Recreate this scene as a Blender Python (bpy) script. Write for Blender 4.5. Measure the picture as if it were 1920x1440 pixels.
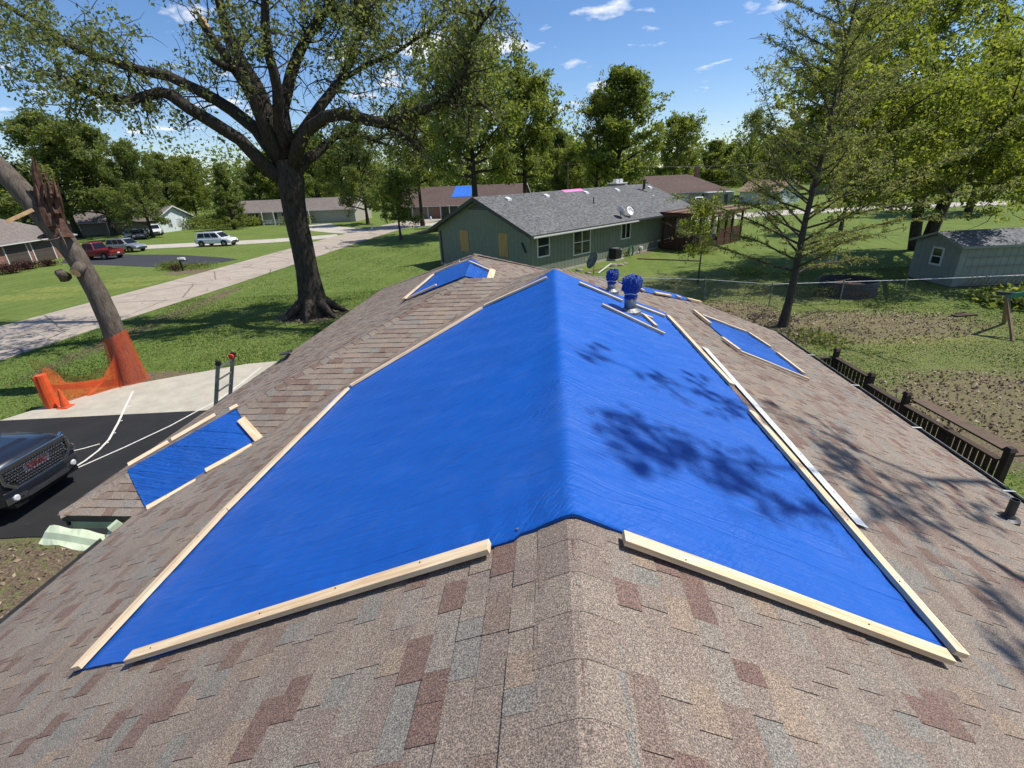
import bpy, math, random
import numpy as np
from mathutils import Vector, Matrix
for _o in list(bpy.data.objects): bpy.data.objects.remove(_o)
SC = bpy.context.scene
COL = SC.collection
rad = math.radians
# ---------------------------------------------------------------- camera
CAM_Z, PITCH, ROLL, FPX = 7.0, rad(23.2), rad(-2.6), 911.0
FW = np.array([0, math.cos(PITCH), -math.sin(PITCH)])
_r0 = np.array([1.0, 0, 0]); _u0 = np.cross(_r0, FW)
RT = math.cos(ROLL)*_r0 + math.sin(ROLL)*_u0
UP = -math.sin(ROLL)*_r0 + math.cos(ROLL)*_u0
cam = bpy.data.cameras.new('camera'); camo = bpy.data.objects.new('camera', cam); COL.objects.link(camo)
cam.sensor_width = 36; cam.lens = FPX/1920*36; cam.clip_start = .05; cam.clip_end = 3000
_m = Matrix.Identity(4)
for i in range(3): _m[i][0], _m[i][1], _m[i][2] = RT[i], UP[i], -FW[i]
_m[2][3] = CAM_Z; camo.matrix_world = _m
SC.camera = camo
# ---------------------------------------------------------------- light
SUN_AZ, SUN_EL = rad(82), rad(60)
W = bpy.data.worlds.new('World'); SC.world = W; W.use_nodes = True
wn, wl = W.node_tree.nodes, W.node_tree.links
wn.clear()
wo = wn.new('ShaderNodeOutputWorld'); bg = wn.new('ShaderNodeBackground'); sk = wn.new('ShaderNodeTexSky')
sk.sky_type = 'NISHITA'; sk.sun_disc = False; sk.sun_elevation = SUN_EL; sk.sun_rotation = SUN_AZ
sk.air_density = 1.0; sk.dust_density = .1; sk.ozone_density = 3.5; sk.altitude = 200
bg.inputs['Strength'].default_value = .103
# small fair-weather clouds: noise on a flat cloud deck seen from below
geo = wn.new('ShaderNodeTexCoord'); sx = wn.new('ShaderNodeSeparateXYZ'); wl.new(geo.outputs['Generated'], sx.inputs[0])
def wmath(op, a, b=None, clamp=False):
    n = wn.new('ShaderNodeMath'); n.operation = op; n.use_clamp = clamp
    for k, v in enumerate((a, b)):
        if v is None: continue
        if isinstance(v, (int, float)): n.inputs[k].default_value = v
        else: wl.new(v, n.inputs[k])
    return n.outputs[0]
zz = wmath('ADD', wmath('MAXIMUM', sx.outputs[2], 0.0), .12)
cv = wn.new('ShaderNodeCombineXYZ'); wl.new(wmath('ADD', wmath('DIVIDE', sx.outputs[0], zz), 2.6), cv.inputs[0]); wl.new(wmath('ADD', wmath('DIVIDE', sx.outputs[1], zz), 1.3), cv.inputs[1])
n1 = wn.new('ShaderNodeTexNoise'); n1.inputs['Scale'].default_value = 2.9; n1.inputs['Detail'].default_value = 7; n1.inputs['Roughness'].default_value = .55; n1.inputs['Distortion'].default_value = .3
wl.new(cv.outputs[0], n1.inputs['Vector'])
n2 = wn.new('ShaderNodeTexNoise'); n2.inputs['Scale'].default_value = .55; n2.inputs['Detail'].default_value = 2; wl.new(cv.outputs[0], n2.inputs['Vector'])
cl = wmath('ADD', n1.outputs['Fac'], wmath('MULTIPLY', wmath('SUBTRACT', n2.outputs['Fac'], .5), .55))
rp = wn.new('ShaderNodeMapRange'); rp.inputs[1].default_value = .585; rp.inputs[2].default_value = .70; rp.clamp = True; wl.new(cl, rp.inputs[0])
mx = wn.new('ShaderNodeMixRGB'); wl.new(rp.outputs[0], mx.inputs[0]); wl.new(sk.outputs[0], mx.inputs[1]); mx.inputs[2].default_value = (9.0, 9.2, 9.6, 1)
hs = wn.new('ShaderNodeHueSaturation'); hs.inputs['Saturation'].default_value = 1.12; wl.new(mx.outputs[0], hs.inputs['Color'])
tn = wn.new('ShaderNodeMixRGB'); tn.blend_type = 'MULTIPLY'; tn.inputs[0].default_value = 1; tn.inputs[2].default_value = (1.04, 1.05, 1.16, 1); wl.new(sk.outputs[0], tn.inputs[1]); wl.new(tn.outputs[0], mx.inputs[1])
wl.new(hs.outputs[0], bg.inputs[0]); wl.new(bg.outputs[0], wo.inputs[0])
sun = bpy.data.lights.new('sun', 'SUN'); sun.energy = 5.0; sun.angle = rad(.53); sun.color = (1, .95, .87)
suno = bpy.data.objects.new('sun', sun); COL.objects.link(suno)
SD = Vector((math.sin(SUN_AZ)*math.cos(SUN_EL), math.cos(SUN_AZ)*math.cos(SUN_EL), math.sin(SUN_EL)))
suno.rotation_euler = SD.to_track_quat('Z', 'Y').to_euler()
vs = SC.view_settings; vs.view_transform = 'Standard'; vs.look = 'None'; vs.exposure = 0.22; vs.gamma = 1; vs.use_curve_mapping = False
SC.render.engine = 'CYCLES'
SC.cycles.max_bounces = 6; SC.cycles.transparent_max_bounces = 8
# ---------------------------------------------------------------- helpers
def ray(px, py): return FW*FPX + RT*(px-960) - UP*(py-720)
def at(px, py, z=0.0):
    d = ray(px, py); t = (z-CAM_Z)/d[2]; return np.array([d[0]*t, d[1]*t, z])
def aty(px, py, y):
    d = ray(px, py); t = y/d[1]; return np.array([d[0]*t, y, CAM_Z+d[2]*t])
def pix(p):
    d = np.asarray(p, float)-np.array([0, 0, CAM_Z]); z = d@FW
    if z < .05: return (-9999, -9999, z)
    return 960+FPX*(d@RT)/z, 720-FPX*(d@UP)/z, z
WLOC = {}
def tag(o, label=None, cat=None, group=None, kind=None):
    if label: o['label'] = label
    if cat: o['category'] = cat
    if group: o['group'] = group
    if kind: o['kind'] = kind
    return o
def empty(name, loc, label, cat, group=None):
    o = bpy.data.objects.new(name, None); COL.objects.link(o); o.location = loc; o.empty_display_size = .2
    WLOC[o] = np.array(loc, float); return tag(o, label, cat, group)
def link(name, me, parent=None):
    o = bpy.data.objects.new(name, me); COL.objects.link(o); o.parent = parent; return o
def npmesh(name, V, F, attr=None, smooth=False):
    """V (n,3), F (m,k) uniform k"""
    V = np.ascontiguousarray(V, dtype=np.float32); F = np.ascontiguousarray(F, dtype=np.int32); k = F.shape[1]
    me = bpy.data.meshes.new(name); me.vertices.add(len(V)); me.vertices.foreach_set('co', V.ravel())
    me.loops.add(F.size); me.loops.foreach_set('vertex_index', F.ravel())
    me.polygons.add(len(F)); me.polygons.foreach_set('loop_start', np.arange(0, F.size, k, dtype=np.int32))
    me.update(calc_edges=True)
    if attr is not None:
        a = me.attributes.new('rnd', 'FLOAT', 'FACE'); a.data.foreach_set('value', np.asarray(attr, dtype=np.float32))
    me.polygons.foreach_set('use_smooth', np.full(len(F), bool(smooth)))
    return me
class MB:
    def __init__(s, M=None): s.v = []; s.f = []; s.a = []; s.M = M
    def pt(s, p):
        p = np.asarray(p, float)
        if s.M is not None: p = np.array((s.M @ Vector(p))[:])
        s.v.append(p); return len(s.v)-1
    def face(s, pts, a=0.0):
        s.f.append([s.pt(p) for p in pts]); s.a.append(a)
    def prism(s, bot, top, a=0.0, caps=True):
        b = [s.pt(p) for p in bot]; t = [s.pt(p) for p in top]; n = len(b)
        for i in range(n): s.f.append([b[i], b[(i+1) % n], t[(i+1) % n], t[i]]); s.a.append(a)
        if caps: s.f.append(b[::-1]); s.f.append(t); s.a += [a, a]
    def box(s, x0, x1, y0, y1, z0, z1, a=0.0):
        s.prism([(x0,y0,z0),(x1,y0,z0),(x1,y1,z0),(x0,y1,z0)], [(x0,y0,z1),(x1,y0,z1),(x1,y1,z1),(x0,y1,z1)], a)
    def bar(s, p, q, w, h, up=(0,0,1), a=0.0):
        p = np.asarray(p, float); q = np.asarray(q, float); d = q-p; d = d/np.linalg.norm(d)
        up = np.asarray(up, float); x = np.cross(d, up); x /= np.linalg.norm(x); y = np.cross(x, d)
        c = [x*w/2*i+y*h/2*j for i, j in ((-1,-1),(1,-1),(1,1),(-1,1))]
        s.prism([p+k for k in c], [q+k for k in c], a)
    def extrude(s, poly, z0, z1, a=0.0): s.prism([(x,y,z0) for x, y in poly], [(x,y,z1) for x, y in poly], a)
    def tube(s, pts, rs, n=8, caps=True, a=0.0, wob=0, seed=0):
        pts = [np.asarray(p, float) for p in pts]; rg = random.Random(seed); prev = None; ref = None
        for i, p in enumerate(pts):
            d = pts[min(i+1, len(pts)-1)]-pts[max(i-1, 0)]; d = d/(np.linalg.norm(d)+1e-9)
            if ref is None:
                ref = np.array([1.0,0,0]) if abs(d[0]) < .8 else np.array([0,1.0,0])
            x = ref-d*(ref@d); x /= np.linalg.norm(x)+1e-9; ref = x; y = np.cross(d, x)
            r = rs[i] if hasattr(rs, '__len__') else rs
            ring = []
            for k in range(n):
                an = 2*math.pi*k/n; rr = r*(1+(rg.uniform(-wob, wob) if wob else 0))
                ring.append(s.pt(p+x*rr*math.cos(an)+y*rr*math.sin(an)))
            if prev:
                for k in range(n): s.f.append([prev[k], prev[(k+1) % n], ring[(k+1) % n], ring[k]]); s.a.append(a)
            elif caps: s.f.append(ring[::-1]); s.a.append(a)
            prev = ring
        if caps: s.f.append(prev); s.a.append(a)
    def lathe(s, prof, n=16, c=(0,0,0), axis=2, a=0.0):
        rings = []
        for r, h in prof:
            rg = []
            for k in range(n):
                an = 2*math.pi*k/n; e = [r*math.cos(an), r*math.sin(an), h]
                if axis == 0: e = [e[2], e[0], e[1]]
                elif axis == 1: e = [e[1], e[2], e[0]]
                rg.append(s.pt((c[0]+e[0], c[1]+e[1], c[2]+e[2])))
            rings.append(rg)
        for i in range(len(rings)-1):
            for k in range(n): s.f.append([rings[i][k], rings[i][(k+1) % n], rings[i+1][(k+1) % n], rings[i+1][k]]); s.a.append(a)
        s.f.append(rings[0][::-1]); s.f.append(rings[-1]); s.a += [a, a]
    def loft(s, secs, a=0.0, caps=True, closed=True):
        prev = None
        for sec in secs:
            ring = [s.pt(p) for p in sec]; n = len(ring)
            if prev:
                for k in range(n if closed else n-1): s.f.append([prev[k], prev[(k+1) % n], ring[(k+1) % n], ring[k]]); s.a.append(a)
            elif caps: s.f.append(ring[::-1]); s.a.append(a)
            prev = ring
        if caps: s.f.append(prev); s.a.append(a)
    def build(s, name, mat, parent=None, smooth=False, bevel=0, attr=False, loc=None, subsurf=0):
        off = WLOC.get(parent, np.zeros(3)) if parent is not None else np.zeros(3)
        if loc is not None: off = np.array(loc, float)
        V = [tuple(p-off) for p in s.v]
        me = bpy.data.meshes.new(name); me.from_pydata(V, [], s.f)
        if attr:
            at_ = me.attributes.new('rnd', 'FLOAT', 'FACE'); at_.data.foreach_set('value', s.a)
        me.update()
        import bmesh
        bm = bmesh.new(); bm.from_mesh(me); bmesh.ops.recalc_face_normals(bm, faces=bm.faces); bm.to_mesh(me); bm.free()
        if smooth: me.polygons.foreach_set('use_smooth', np.ones(len(me.polygons), dtype=bool))
        me.materials.append(mat)
        o = link(name, me, parent)
        if loc is not None: o.location = loc
        WLOC[o] = off if loc is None else np.array(loc, float)
        if bevel:
            m = o.modifiers.new('bevel', 'BEVEL'); m.width = bevel; m.segments = 2; m.limit_method = 'ANGLE'; m.angle_limit = rad(35)
        if subsurf:
            m = o.modifiers.new('sub', 'SUBSURF'); m.levels = subsurf; m.render_levels = subsurf
        return o
def one(name, mat, fn, parent=None, **k):
    m = MB(k.pop('M', None)); fn(m); return m.build(name, mat, parent, **k)
# ---------------------------------------------------------------- materials
def hx(r, g, b): return tuple(((c/255)/12.92 if c/255 <= .04045 else (((c/255)+.055)/1.055)**2.4) for c in (r, g, b))
class NT:
    def __init__(s, name):
        s.m = bpy.data.materials.new(name); s.m.use_nodes = True; s.n = s.m.node_tree.nodes; s.l = s.m.node_tree.links; s.n.clear()
        s.out = s.n.new('ShaderNodeOutputMaterial'); s.p = s.n.new('ShaderNodeBsdfPrincipled'); s.l.new(s.p.outputs[0], s.out.inputs[0])
        s.tc = s.n.new('ShaderNodeTexCoord'); s.co = s.tc.outputs['Object']
    def set(s, node, sock, v):
        i = node.inputs[sock]
        if hasattr(v, 'is_linked') or isinstance(v, bpy.types.NodeSocket): s.l.new(v, i)
        elif isinstance(v, (tuple, list)): i.default_value = tuple(v) if len(v) == len(i.default_value) else (*v, 1)
        else: i.default_value = v
    def pos(s):
        g = s.n.new('ShaderNodeNewGeometry'); return g.outputs['Position']
    def noise(s, scale, detail=4, rough=.55, vec=None, dist=0, out='Fac'):
        n = s.n.new('ShaderNodeTexNoise'); s.l.new(vec or s.co, n.inputs['Vector'])
        n.inputs['Scale'].default_value = scale; n.inputs['Detail'].default_value = detail; n.inputs['Roughness'].default_value = rough; n.inputs['Distortion'].default_value = dist
        return n.outputs[out]
    def voro(s, scale, vec=None, feat='F1', out='Distance'):
        n = s.n.new('ShaderNodeTexVoronoi'); n.feature = feat; s.l.new(vec or s.co, n.inputs['Vector']); n.inputs['Scale'].default_value = scale; return n.outputs[out]
    def mapv(s, scale=(1,1,1), rot=(0,0,0), loc=(0,0,0), vec=None):
        n = s.n.new('ShaderNodeMapping'); s.l.new(vec or s.co, n.inputs[0]); n.inputs['Scale'].default_value = scale; n.inputs['Rotation'].default_value = rot; n.inputs['Location'].default_value = loc; return n.outputs[0]
    def ramp(s, fac, stops, interp='LINEAR'):
        n = s.n.new('ShaderNodeValToRGB'); s.l.new(fac, n.inputs[0]); cr = n.color_ramp; cr.interpolation = interp
        while len(cr.elements) < len(stops): cr.elements.new(.5)
        for e, (p, c) in zip(cr.elements, stops):
            e.position = p; e.color = (*c, 1) if len(c) == 3 else c
        return n.outputs[0]
    def rng(s, fac, a, b, c=0, d=1):
        n = s.n.new('ShaderNodeMapRange'); s.l.new(fac, n.inputs[0]); n.clamp = True
        for i, v in enumerate((a, b, c, d)): n.inputs[i+1].default_value = v
        return n.outputs[0]
    def math(s, op, a, b=None, clamp=False):
        n = s.n.new('ShaderNodeMath'); n.operation = op; n.use_clamp = clamp
        for k, v in enumerate((a, b)):
            if v is not None: s.set(n, k, v)
        return n.outputs[0]
    def mix(s, fac, a, b, mode='MIX'):
        n = s.n.new('ShaderNodeMixRGB'); n.blend_type = mode
        s.set(n, 0, fac); s.set(n, 1, a); s.set(n, 2, b); return n.outputs[0]
    def bump(s, h, strength=.3, dist=.01, normal=None):
        n = s.n.new('ShaderNodeBump'); n.inputs['Strength'].default_value = strength; n.inputs['Distance'].default_value = dist; s.l.new(h, n.inputs['Height'])
        if normal is not None: s.l.new(normal, n.inputs['Normal'])
        return n.outputs[0]
    def attr(s, name='rnd'):
        n = s.n.new('ShaderNodeAttribute'); n.attribute_name = name; return n.outputs['Fac']
    def orand(s):
        n = s.n.new('ShaderNodeObjectInfo'); return n.outputs['Random']
    def fin(s, color, rough=.8, metal=0, spec=.5, normal=None):
        s.set(s.p, 'Base Color', color); s.set(s.p, 'Roughness', rough); s.set(s.p, 'Metallic', metal); s.set(s.p, 'Specular IOR Level', spec)
        if normal is not None: s.l.new(normal, s.p.inputs['Normal'])
        return s.m
def pm(name, c1, c2=None, scale=6, rough=.8, metal=0, spec=.4, bump=0, bscale=60, detail=4, jit=0):
    t = NT(name); c2 = c2 or tuple(x*.75 for x in c1)
    col = t.mix(t.rng(t.noise(scale, detail), .35, .68), c1, c2)
    if jit: col = t.mix(t.math('MULTIPLY', t.orand(), jit), col, tuple(x*.35 for x in c1))
    nm = t.bump(t.noise(bscale, 3), bump, .01) if bump else None
    return t.fin(col, rough, metal, spec, nm)
M = {}
def mk_shingle(name, pal, grain=1.0):
    t = NT(name); a = t.attr()
    st = [(i/len(pal), c) for i, c in enumerate(pal)]
    base = t.ramp(a, st, 'CONSTANT')
    P = t.pos()
    g1 = t.noise(155, 3, .8, P); g2 = t.noise(50, 2, .6, P); big = t.noise(.6, 3, .5, P)
    sp = t.ramp(g1, [(.37, (.2,.19,.19)), (.47, (.78,.76,.75)), (.53, (1.15,1.12,1.08)), (.62, (2.3,2.22,2.1))])
    c = t.mix(.85*grain, base, sp, 'MULTIPLY')
    c = t.mix(.5, c, t.ramp(g2, [(.3, (.72,.72,.73)), (.7, (1.2,1.18,1.15))]), 'MULTIPLY')
    c = t.mix(.6, c, t.ramp(big, [(.3, (.82,.81,.80)), (.7, (1.14,1.12,1.1))]), 'MULTIPLY')
    c = t.mix(t.rng(t.noise(2.2, 6, .7, P), .62, .8, 0, .35), c, (.22,.21,.19))
    return t.fin(c, .93, 0, .25, t.bump(g1, .5, .004))
M['shingle'] = mk_shingle('shingle', [(.214,.177,.147),(.226,.191,.158),(.204,.170,.144),(.155,.106,.089),(.214,.189,.163),(.183,.142,.118),(.19,.18,.162),(.166,.116,.097),(.236,.188,.145),(.197,.161,.137)])
M['roof_deck'] = pm('roof_deck', (.10,.08,.065))
def mk_tarp(name='tarp', wr=1.0):
    t = NT(name); P = t.pos()
    # long fine pulls across the slope, ripples and the woven scrim
    lines = t.noise(1.0, 6, .68, t.mapv((1.3, 27, 0), vec=t.mapv((1,1,1), (0,0,rad(12)), vec=P)), .6)
    rip = t.noise(1.0, 3, .55, t.mapv((10, 34, 0), vec=t.mapv((1,1,1), (0,0,rad(-48)), vec=P)), .8)
    cn = t.noise(1.0, 2, .4, t.mapv((.32, 3.2, 0), vec=t.mapv((1,1,1), (0,0,rad(9)), vec=P)), .25); crease = t.rng(t.math('ABSOLUTE', t.math('SUBTRACT', cn, .5)), 0, .022, 1, 0)
    mask = t.rng(t.noise(.8, 2, .5, P), .42, .62)
    weave = t.noise(420, 1, .5, P)
    h = t.math('ADD', t.math('MULTIPLY', t.math('MULTIPLY', lines, t.rng(t.noise(.55, 3, .6, P), .35, .6, .45, 1.25)), .9), t.math('MULTIPLY', t.math('MULTIPLY', rip, mask), .7))
    h2 = t.math('ADD', t.math('ADD', h, t.math('MULTIPLY', crease, .30)), t.math('MULTIPLY', weave, .06))
    n = t.bump(h2, .75*wr, .03)
    dust = t.rng(t.noise(2.0, 7, .7, P), .52, .8, 0, .07)
    specks = t.rng(t.noise(75, 2, .5, P), .70, .76, 0, .4)
    c = t.mix(t.noise(1.1, 4, .6, P), (.0025,.080,.385), (.004,.108,.49))
    c = t.mix(t.math('MAXIMUM', dust, t.math('MULTIPLY', specks, t.rng(t.noise(1.2, 2, .5, P), .5, .65))), c, (.30,.38,.55))
    return t.fin(c, t.rng(t.noise(3, 4, .6, P), .3, .7, .38, .54), 0, .34, n)
M['tarp'] = mk_tarp(); M['tarp_crinkle'] = mk_tarp('tarp_crinkle', 2.2)
def mk_wood(name, c1, c2, rough=.65, along=(1.5, 22, 22)):
    t = NT(name); P = t.tc.outputs['Object']
    g = t.noise(1.0, 5, .65, t.mapv(along), .6)
    kn = t.voro(1.0, t.mapv((2.0, 8, 8), loc=(.3,.5,.5)))
    c = t.mix(t.rng(g, .40, .66), c1, c2)
    c = t.mix(t.rng(kn, .05, .16, .7, 0), c, tuple(x*.45 for x in c2))
    c = t.mix(t.rng(t.noise(1.0, 4, .6, t.mapv((4, 60, 60))), .6, .7, 0, .4), c, tuple(x*.6 for x in c2))
    c = t.mix(t.math('MULTIPLY', t.orand(), .3), c, tuple(x*.72 for x in c1))
    return t.fin(c, rough, 0, .35, t.bump(g, .25, .004))
M['pine'] = mk_wood('pine_lumber', (.80,.64,.43), (.60,.40,.215))
M['ply'] = mk_wood('plywood', (.48,.31,.13), (.36,.21,.08), .8, (9, 9, 1.2))
M['brownwood'] = mk_wood('stained_wood', (.10,.040,.024), (.062,.024,.015), .75, (3, 12, 3))
M['deckplank'] = mk_wood('worn_deck_plank', (.13,.085,.055), (.085,.055,.036), .8, (2, 2, 14)); M['deckwood'] = mk_wood('dark_deck_wood', (.06,.038,.025), (.032,.02,.014), .8, (2, 2, 14))
M['oldwood'] = mk_wood('weathered_wood', (.26,.18,.11), (.17,.115,.07), .85, (8, 8, 2))
def mk_grass():
    t = NT('lawn'); P = t.pos()
    a = t.noise(.22, 5, .6, P); b = t.noise(2.4, 6, .7, P); f = t.noise(26, 4, .75, t.mapv((1, .55, 1), vec=P))
    c = t.mix(t.rng(a, .35, .65), (.072,.13,.02), (.118,.17,.036))
    c = t.mix(t.rng(b, .38, .66, 0, .75), c, (.175,.20,.06))
    c = t.mix(.85, c, t.ramp(f, [(.28, (.30,.30,.26)), (.5, (1,1,1)), (.72, (1.65,1.6,1.4))]), 'MULTIPLY')
    # mowing passes
    wv = t.n.new('ShaderNodeTexWave'); wv.bands_direction = 'X'; wv.inputs['Scale'].default_value = .21; wv.inputs['Distortion'].default_value = 1.2; wv.inputs['Detail'].default_value = 2
    t.l.new(t.mapv((1,1,1), (0,0,rad(8)), vec=P), wv.inputs[0])
    c = t.mix(.35, c, t.ramp(wv.outputs['Fac'], [(.3, (.86,.9,.86)), (.7, (1.14,1.1,1.1))]), 'MULTIPLY')
    def zones(L, nz, amt):
        m = None
        for cx, cy, rx, ry in L:
            v = t.n.new('ShaderNodeVectorMath'); v.operation = 'LENGTH'
            t.l.new(t.mapv((1/rx, 1/ry, 0), loc=(-cx/rx, -cy/ry, 0), vec=P), v.inputs[0])
            q = t.rng(t.math('ADD', v.outputs['Value'], t.math('MULTIPLY', t.math('SUBTRACT', nz, .5), amt)), .75, 1.05, 1, 0)
            m = q if m is None else t.math('MAXIMUM', m, q)
        return m
    nz = t.noise(1.1, 8, .72, P)
    dirt = zones([(15.5,21.3,6.2,2.6),(11.2,24.2,3.2,3.0),(15.2,13.2,4.0,2.6),(13.0,10.8,2.5,1.6),(-9.8,6.9,3.0,2.3),(-11.4,27.9,2.3,1.9),(-14.6,18.6,2.2,.8),(-20.6,27.5,.9,9),(-20.6,33,.8,5),(11.5,46.6,2.2,2.2),(-29.6,46.5,2.6,1.6)], nz, 1.7)
    leafl = t.noise(17, 5, .8, P)
    dc = t.ramp(leafl, [(.3, (.045,.032,.024)), (.47, (.125,.09,.062)), (.58, (.22,.165,.115)), (.72, (.42,.34,.25))])
    c = t.mix(t.math('MULTIPLY', dirt, t.rng(t.noise(5, 6, .7, P), .32, .5)), c, dc)
    yel = zones([(-34.5,40.5,5.5,1.6),(-31.8,43.5,4,1.4),(-37,37.5,5,1.4),(17.5,19.0,3.2,.7)], nz, 2.2)
    c = t.mix(t.math('MULTIPLY', yel, t.rng(t.noise(3.5, 5, .7, P), .38, .66, 0, .6)), c, (.33,.31,.08))
    dry = zones([(17,17,9,8),(12,30,10,6)], nz, .9); c = t.mix(t.math('MULTIPLY', dry, t.rng(t.noise(1.6, 6, .7, P), .35, .65, .1, .75)), c, (.19,.175,.082))
    return t.fin(c, .95, 0, .15, t.bump(f, .9, .05))
M['lawn'] = mk_grass()
def mk_blade():
    t = NT('grass_blade'); a = t.attr(); c = t.ramp(a, [(0, (.065,.125,.02)), (.4, (.105,.17,.032)), (.75, (.16,.205,.052)), (1, (.27,.25,.10))])
    return t.fin(c, .75, 0, .2)
M['blade'] = mk_blade()
def mk_leaf(name, cols, trans=.45, rough=.6):
    t = NT(name); a = t.attr(); c = t.ramp(a, [(i/(len(cols)-1), k) for i, k in enumerate(cols)])
    t.fin(c, rough, 0, .25)
    tr = t.n.new('ShaderNodeBsdfTranslucent'); t.l.new(t.mix(.6, c, (.55,.62,.10), 'MIX'), tr.inputs[0])
    # transmitted light is yellower than reflected light
    t.l.new(t.mix(1.0, c, (1.7,1.65,.9), 'MULTIPLY'), tr.inputs[0])
    mxs = t.n.new('ShaderNodeMixShader'); mxs.inputs[0].default_value = trans
    t.l.new(t.p.outputs[0], mxs.inputs[1]); t.l.new(tr.outputs[0], mxs.inputs[2]); t.l.new(mxs.outputs[0], t.out.inputs[0])
    return t.m
M['leaf_big'] = mk_leaf('leaf_elm', [(.075,.10,.04),(.11,.138,.053),(.155,.178,.07),(.215,.228,.098)], .55)
M['leaf_oak'] = mk_leaf('leaf_oak', [(.095,.135,.025),(.145,.185,.034),(.205,.24,.046),(.29,.305,.07)], .55)
M['leaf_mid'] = mk_leaf('leaf_mid', [(.085,.12,.028),(.13,.17,.04),(.18,.215,.052),(.24,.265,.07)], .55)
M['leaf_dark'] = mk_leaf('leaf_dark', [(.085,.12,.038),(.125,.162,.05),(.168,.2,.063),(.22,.245,.08)], .56)
M['leaf_cyp'] = mk_leaf('leaf_cypress', [(.11,.135,.05),(.16,.185,.065),(.21,.23,.085),(.27,.275,.11)], .5)
M['leaf_red'] = mk_leaf('leaf_barberry', [(.03,.012,.012),(.05,.018,.016),(.07,.03,.02)], .2)
def mk_bark(name, c1, c2, sc=1.0):
    t = NT(name); v = t.mapv((9*sc, 9*sc, 2.0*sc)); n = t.noise(1.0, 7, .7, v, .8); b = t.noise(.9, 3)
    c = t.mix(t.rng(n, .36, .62), c2, c1); c = t.mix(t.rng(b, .4, .7, 0, .4), c, tuple(x*.6 for x in c1))
    return t.fin(c, .95, 0, .15, t.bump(n, 1.0, .06))
M['bark'] = mk_bark('bark_dark', (.075,.062,.05), (.02,.016,.013)); M['bark_gray'] = mk_bark('bark_gray', (.19,.155,.125), (.07,.056,.045), 1.1)
M['bark_thin'] = mk_bark('bark_thin', (.12,.10,.082), (.05,.04,.033), 2)
M['heartwood'] = pm('split_heartwood', (.13,.064,.038), (.05,.026,.018), 7, .9, bump=.8, bscale=16)
M['freshwood'] = pm('fresh_splinter', (.62,.42,.22), (.45,.28,.13), 6, .8)
def mk_conc(name, c1, c2, cracks=False, sc=.8):
    t = NT(name); P = t.pos(); n = t.noise(sc, 8, .65, P); f = t.noise(60, 3, .6, P)
    c = t.mix(t.rng(n, .35, .68), c1, c2); c = t.mix(.4, c, t.ramp(f, [(.3, (.7,.7,.7)), (.7, (1.25,1.25,1.25))]), 'MULTIPLY')
    c = t.mix(t.rng(t.noise(.25, 4, .6, P), .55, .75, 0, .35), c, tuple(x*.6 for x in c1))
    if cracks:
        d = t.voro(.2, t.mix(.35, P, t.noise(.8, 5, .65, P, out='Color'), 'ADD'), 'DISTANCE_TO_EDGE')
        c = t.mix(t.rng(d, .0, .016, .85, 0), c, (.07,.06,.05))
        d = t.voro(.55, t.mix(.35, P, t.noise(1.6, 5, .65, P, out='Color'), 'ADD'), 'DISTANCE_TO_EDGE')
        c = t.mix(t.math('MULTIPLY', t.rng(d, .0, .022, .7, 0), t.rng(t.noise(.3, 3, .5, P), .48, .58)), c, (.10,.085,.07))
    return t.fin(c, .9, 0, .2, t.bump(f, .3, .01))
M['road'] = mk_conc('road_concrete', (.41,.35,.285), (.32,.27,.215), True)
M['apron'] = mk_conc('apron_concrete', (.46,.425,.345), (.36,.33,.265), False, 1.5)
M['street'] = mk_conc('far_concrete', (.47,.43,.37), (.40,.36,.30))
def mk_asph(name, c1, c2):
    t = NT(name); P = t.pos(); n = t.noise(.7, 6, .65, P); f = t.noise(110, 3, .7, P)
    c = t.mix(t.rng(n, .35, .7), c1, c2); c = t.mix(.5, c, t.ramp(f, [(.3, (.55,.55,.55)), (.7, (1.5,1.5,1.5))]), 'MULTIPLY')
    sc = t.rng(t.noise(1.0, 6, .75, t.mapv((1, 5, 1), (0,0,.4), vec=P)), .63, .78, 0, .35); c = t.mix(sc, c, (.16,.155,.15))
    return t.fin(c, .85, 0, .3, t.bump(f, .4, .006))
M['asphalt'] = mk_asph('asphalt', (.014,.014,.0145), (.024,.0235,.0235)); M['asphalt2'] = mk_asph('asphalt_blue', (.036,.037,.043), (.045,.045,.05))
M['paint'] = pm('white_line_paint', (.72,.70,.62), (.5,.48,.42), 14, .8)
M['siding'] = pm('green_siding', (.19,.215,.17), (.165,.188,.15), 3, .8, bump=.15)
M['siding2'] = pm('pale_green_siding', (.27,.295,.25), (.235,.26,.22), 3, .8)
M['groove'] = pm('groove_dark', (.05,.06,.048)); M['trim'] = pm('white_trim', (.66,.66,.62), (.55,.55,.52), 8, .6)
M['darktrim'] = pm('dark_fascia', (.05,.06,.052), None, 5, .6)
M['gutter_green'] = pm('pale_green_gutter', (.56,.64,.44), (.44,.50,.34), 3, .45)
M['white'] = pm('white_metal', (.72,.72,.70), (.6,.6,.58), 4, .45); M['alum'] = pm('aluminium', (.6,.6,.6), (.45,.45,.45), 9, .38, 1.0)
M['galv'] = pm('galvanised', (.74,.75,.77), (.6,.62,.65), 7, .45, .25); M['tin'] = pm('grey_tin', (.30,.30,.30), (.17,.17,.17), 5, .5, .6)
M['darkmetal'] = pm('dark_metal', (.06,.06,.058), (.035,.035,.034), 8, .5, .3); M['black'] = pm('black_plastic', (.012,.012,.013), None, 8, .5)
M['rubber'] = pm('tyre_rubber', (.018,.018,.018), None, 12, .85)
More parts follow.
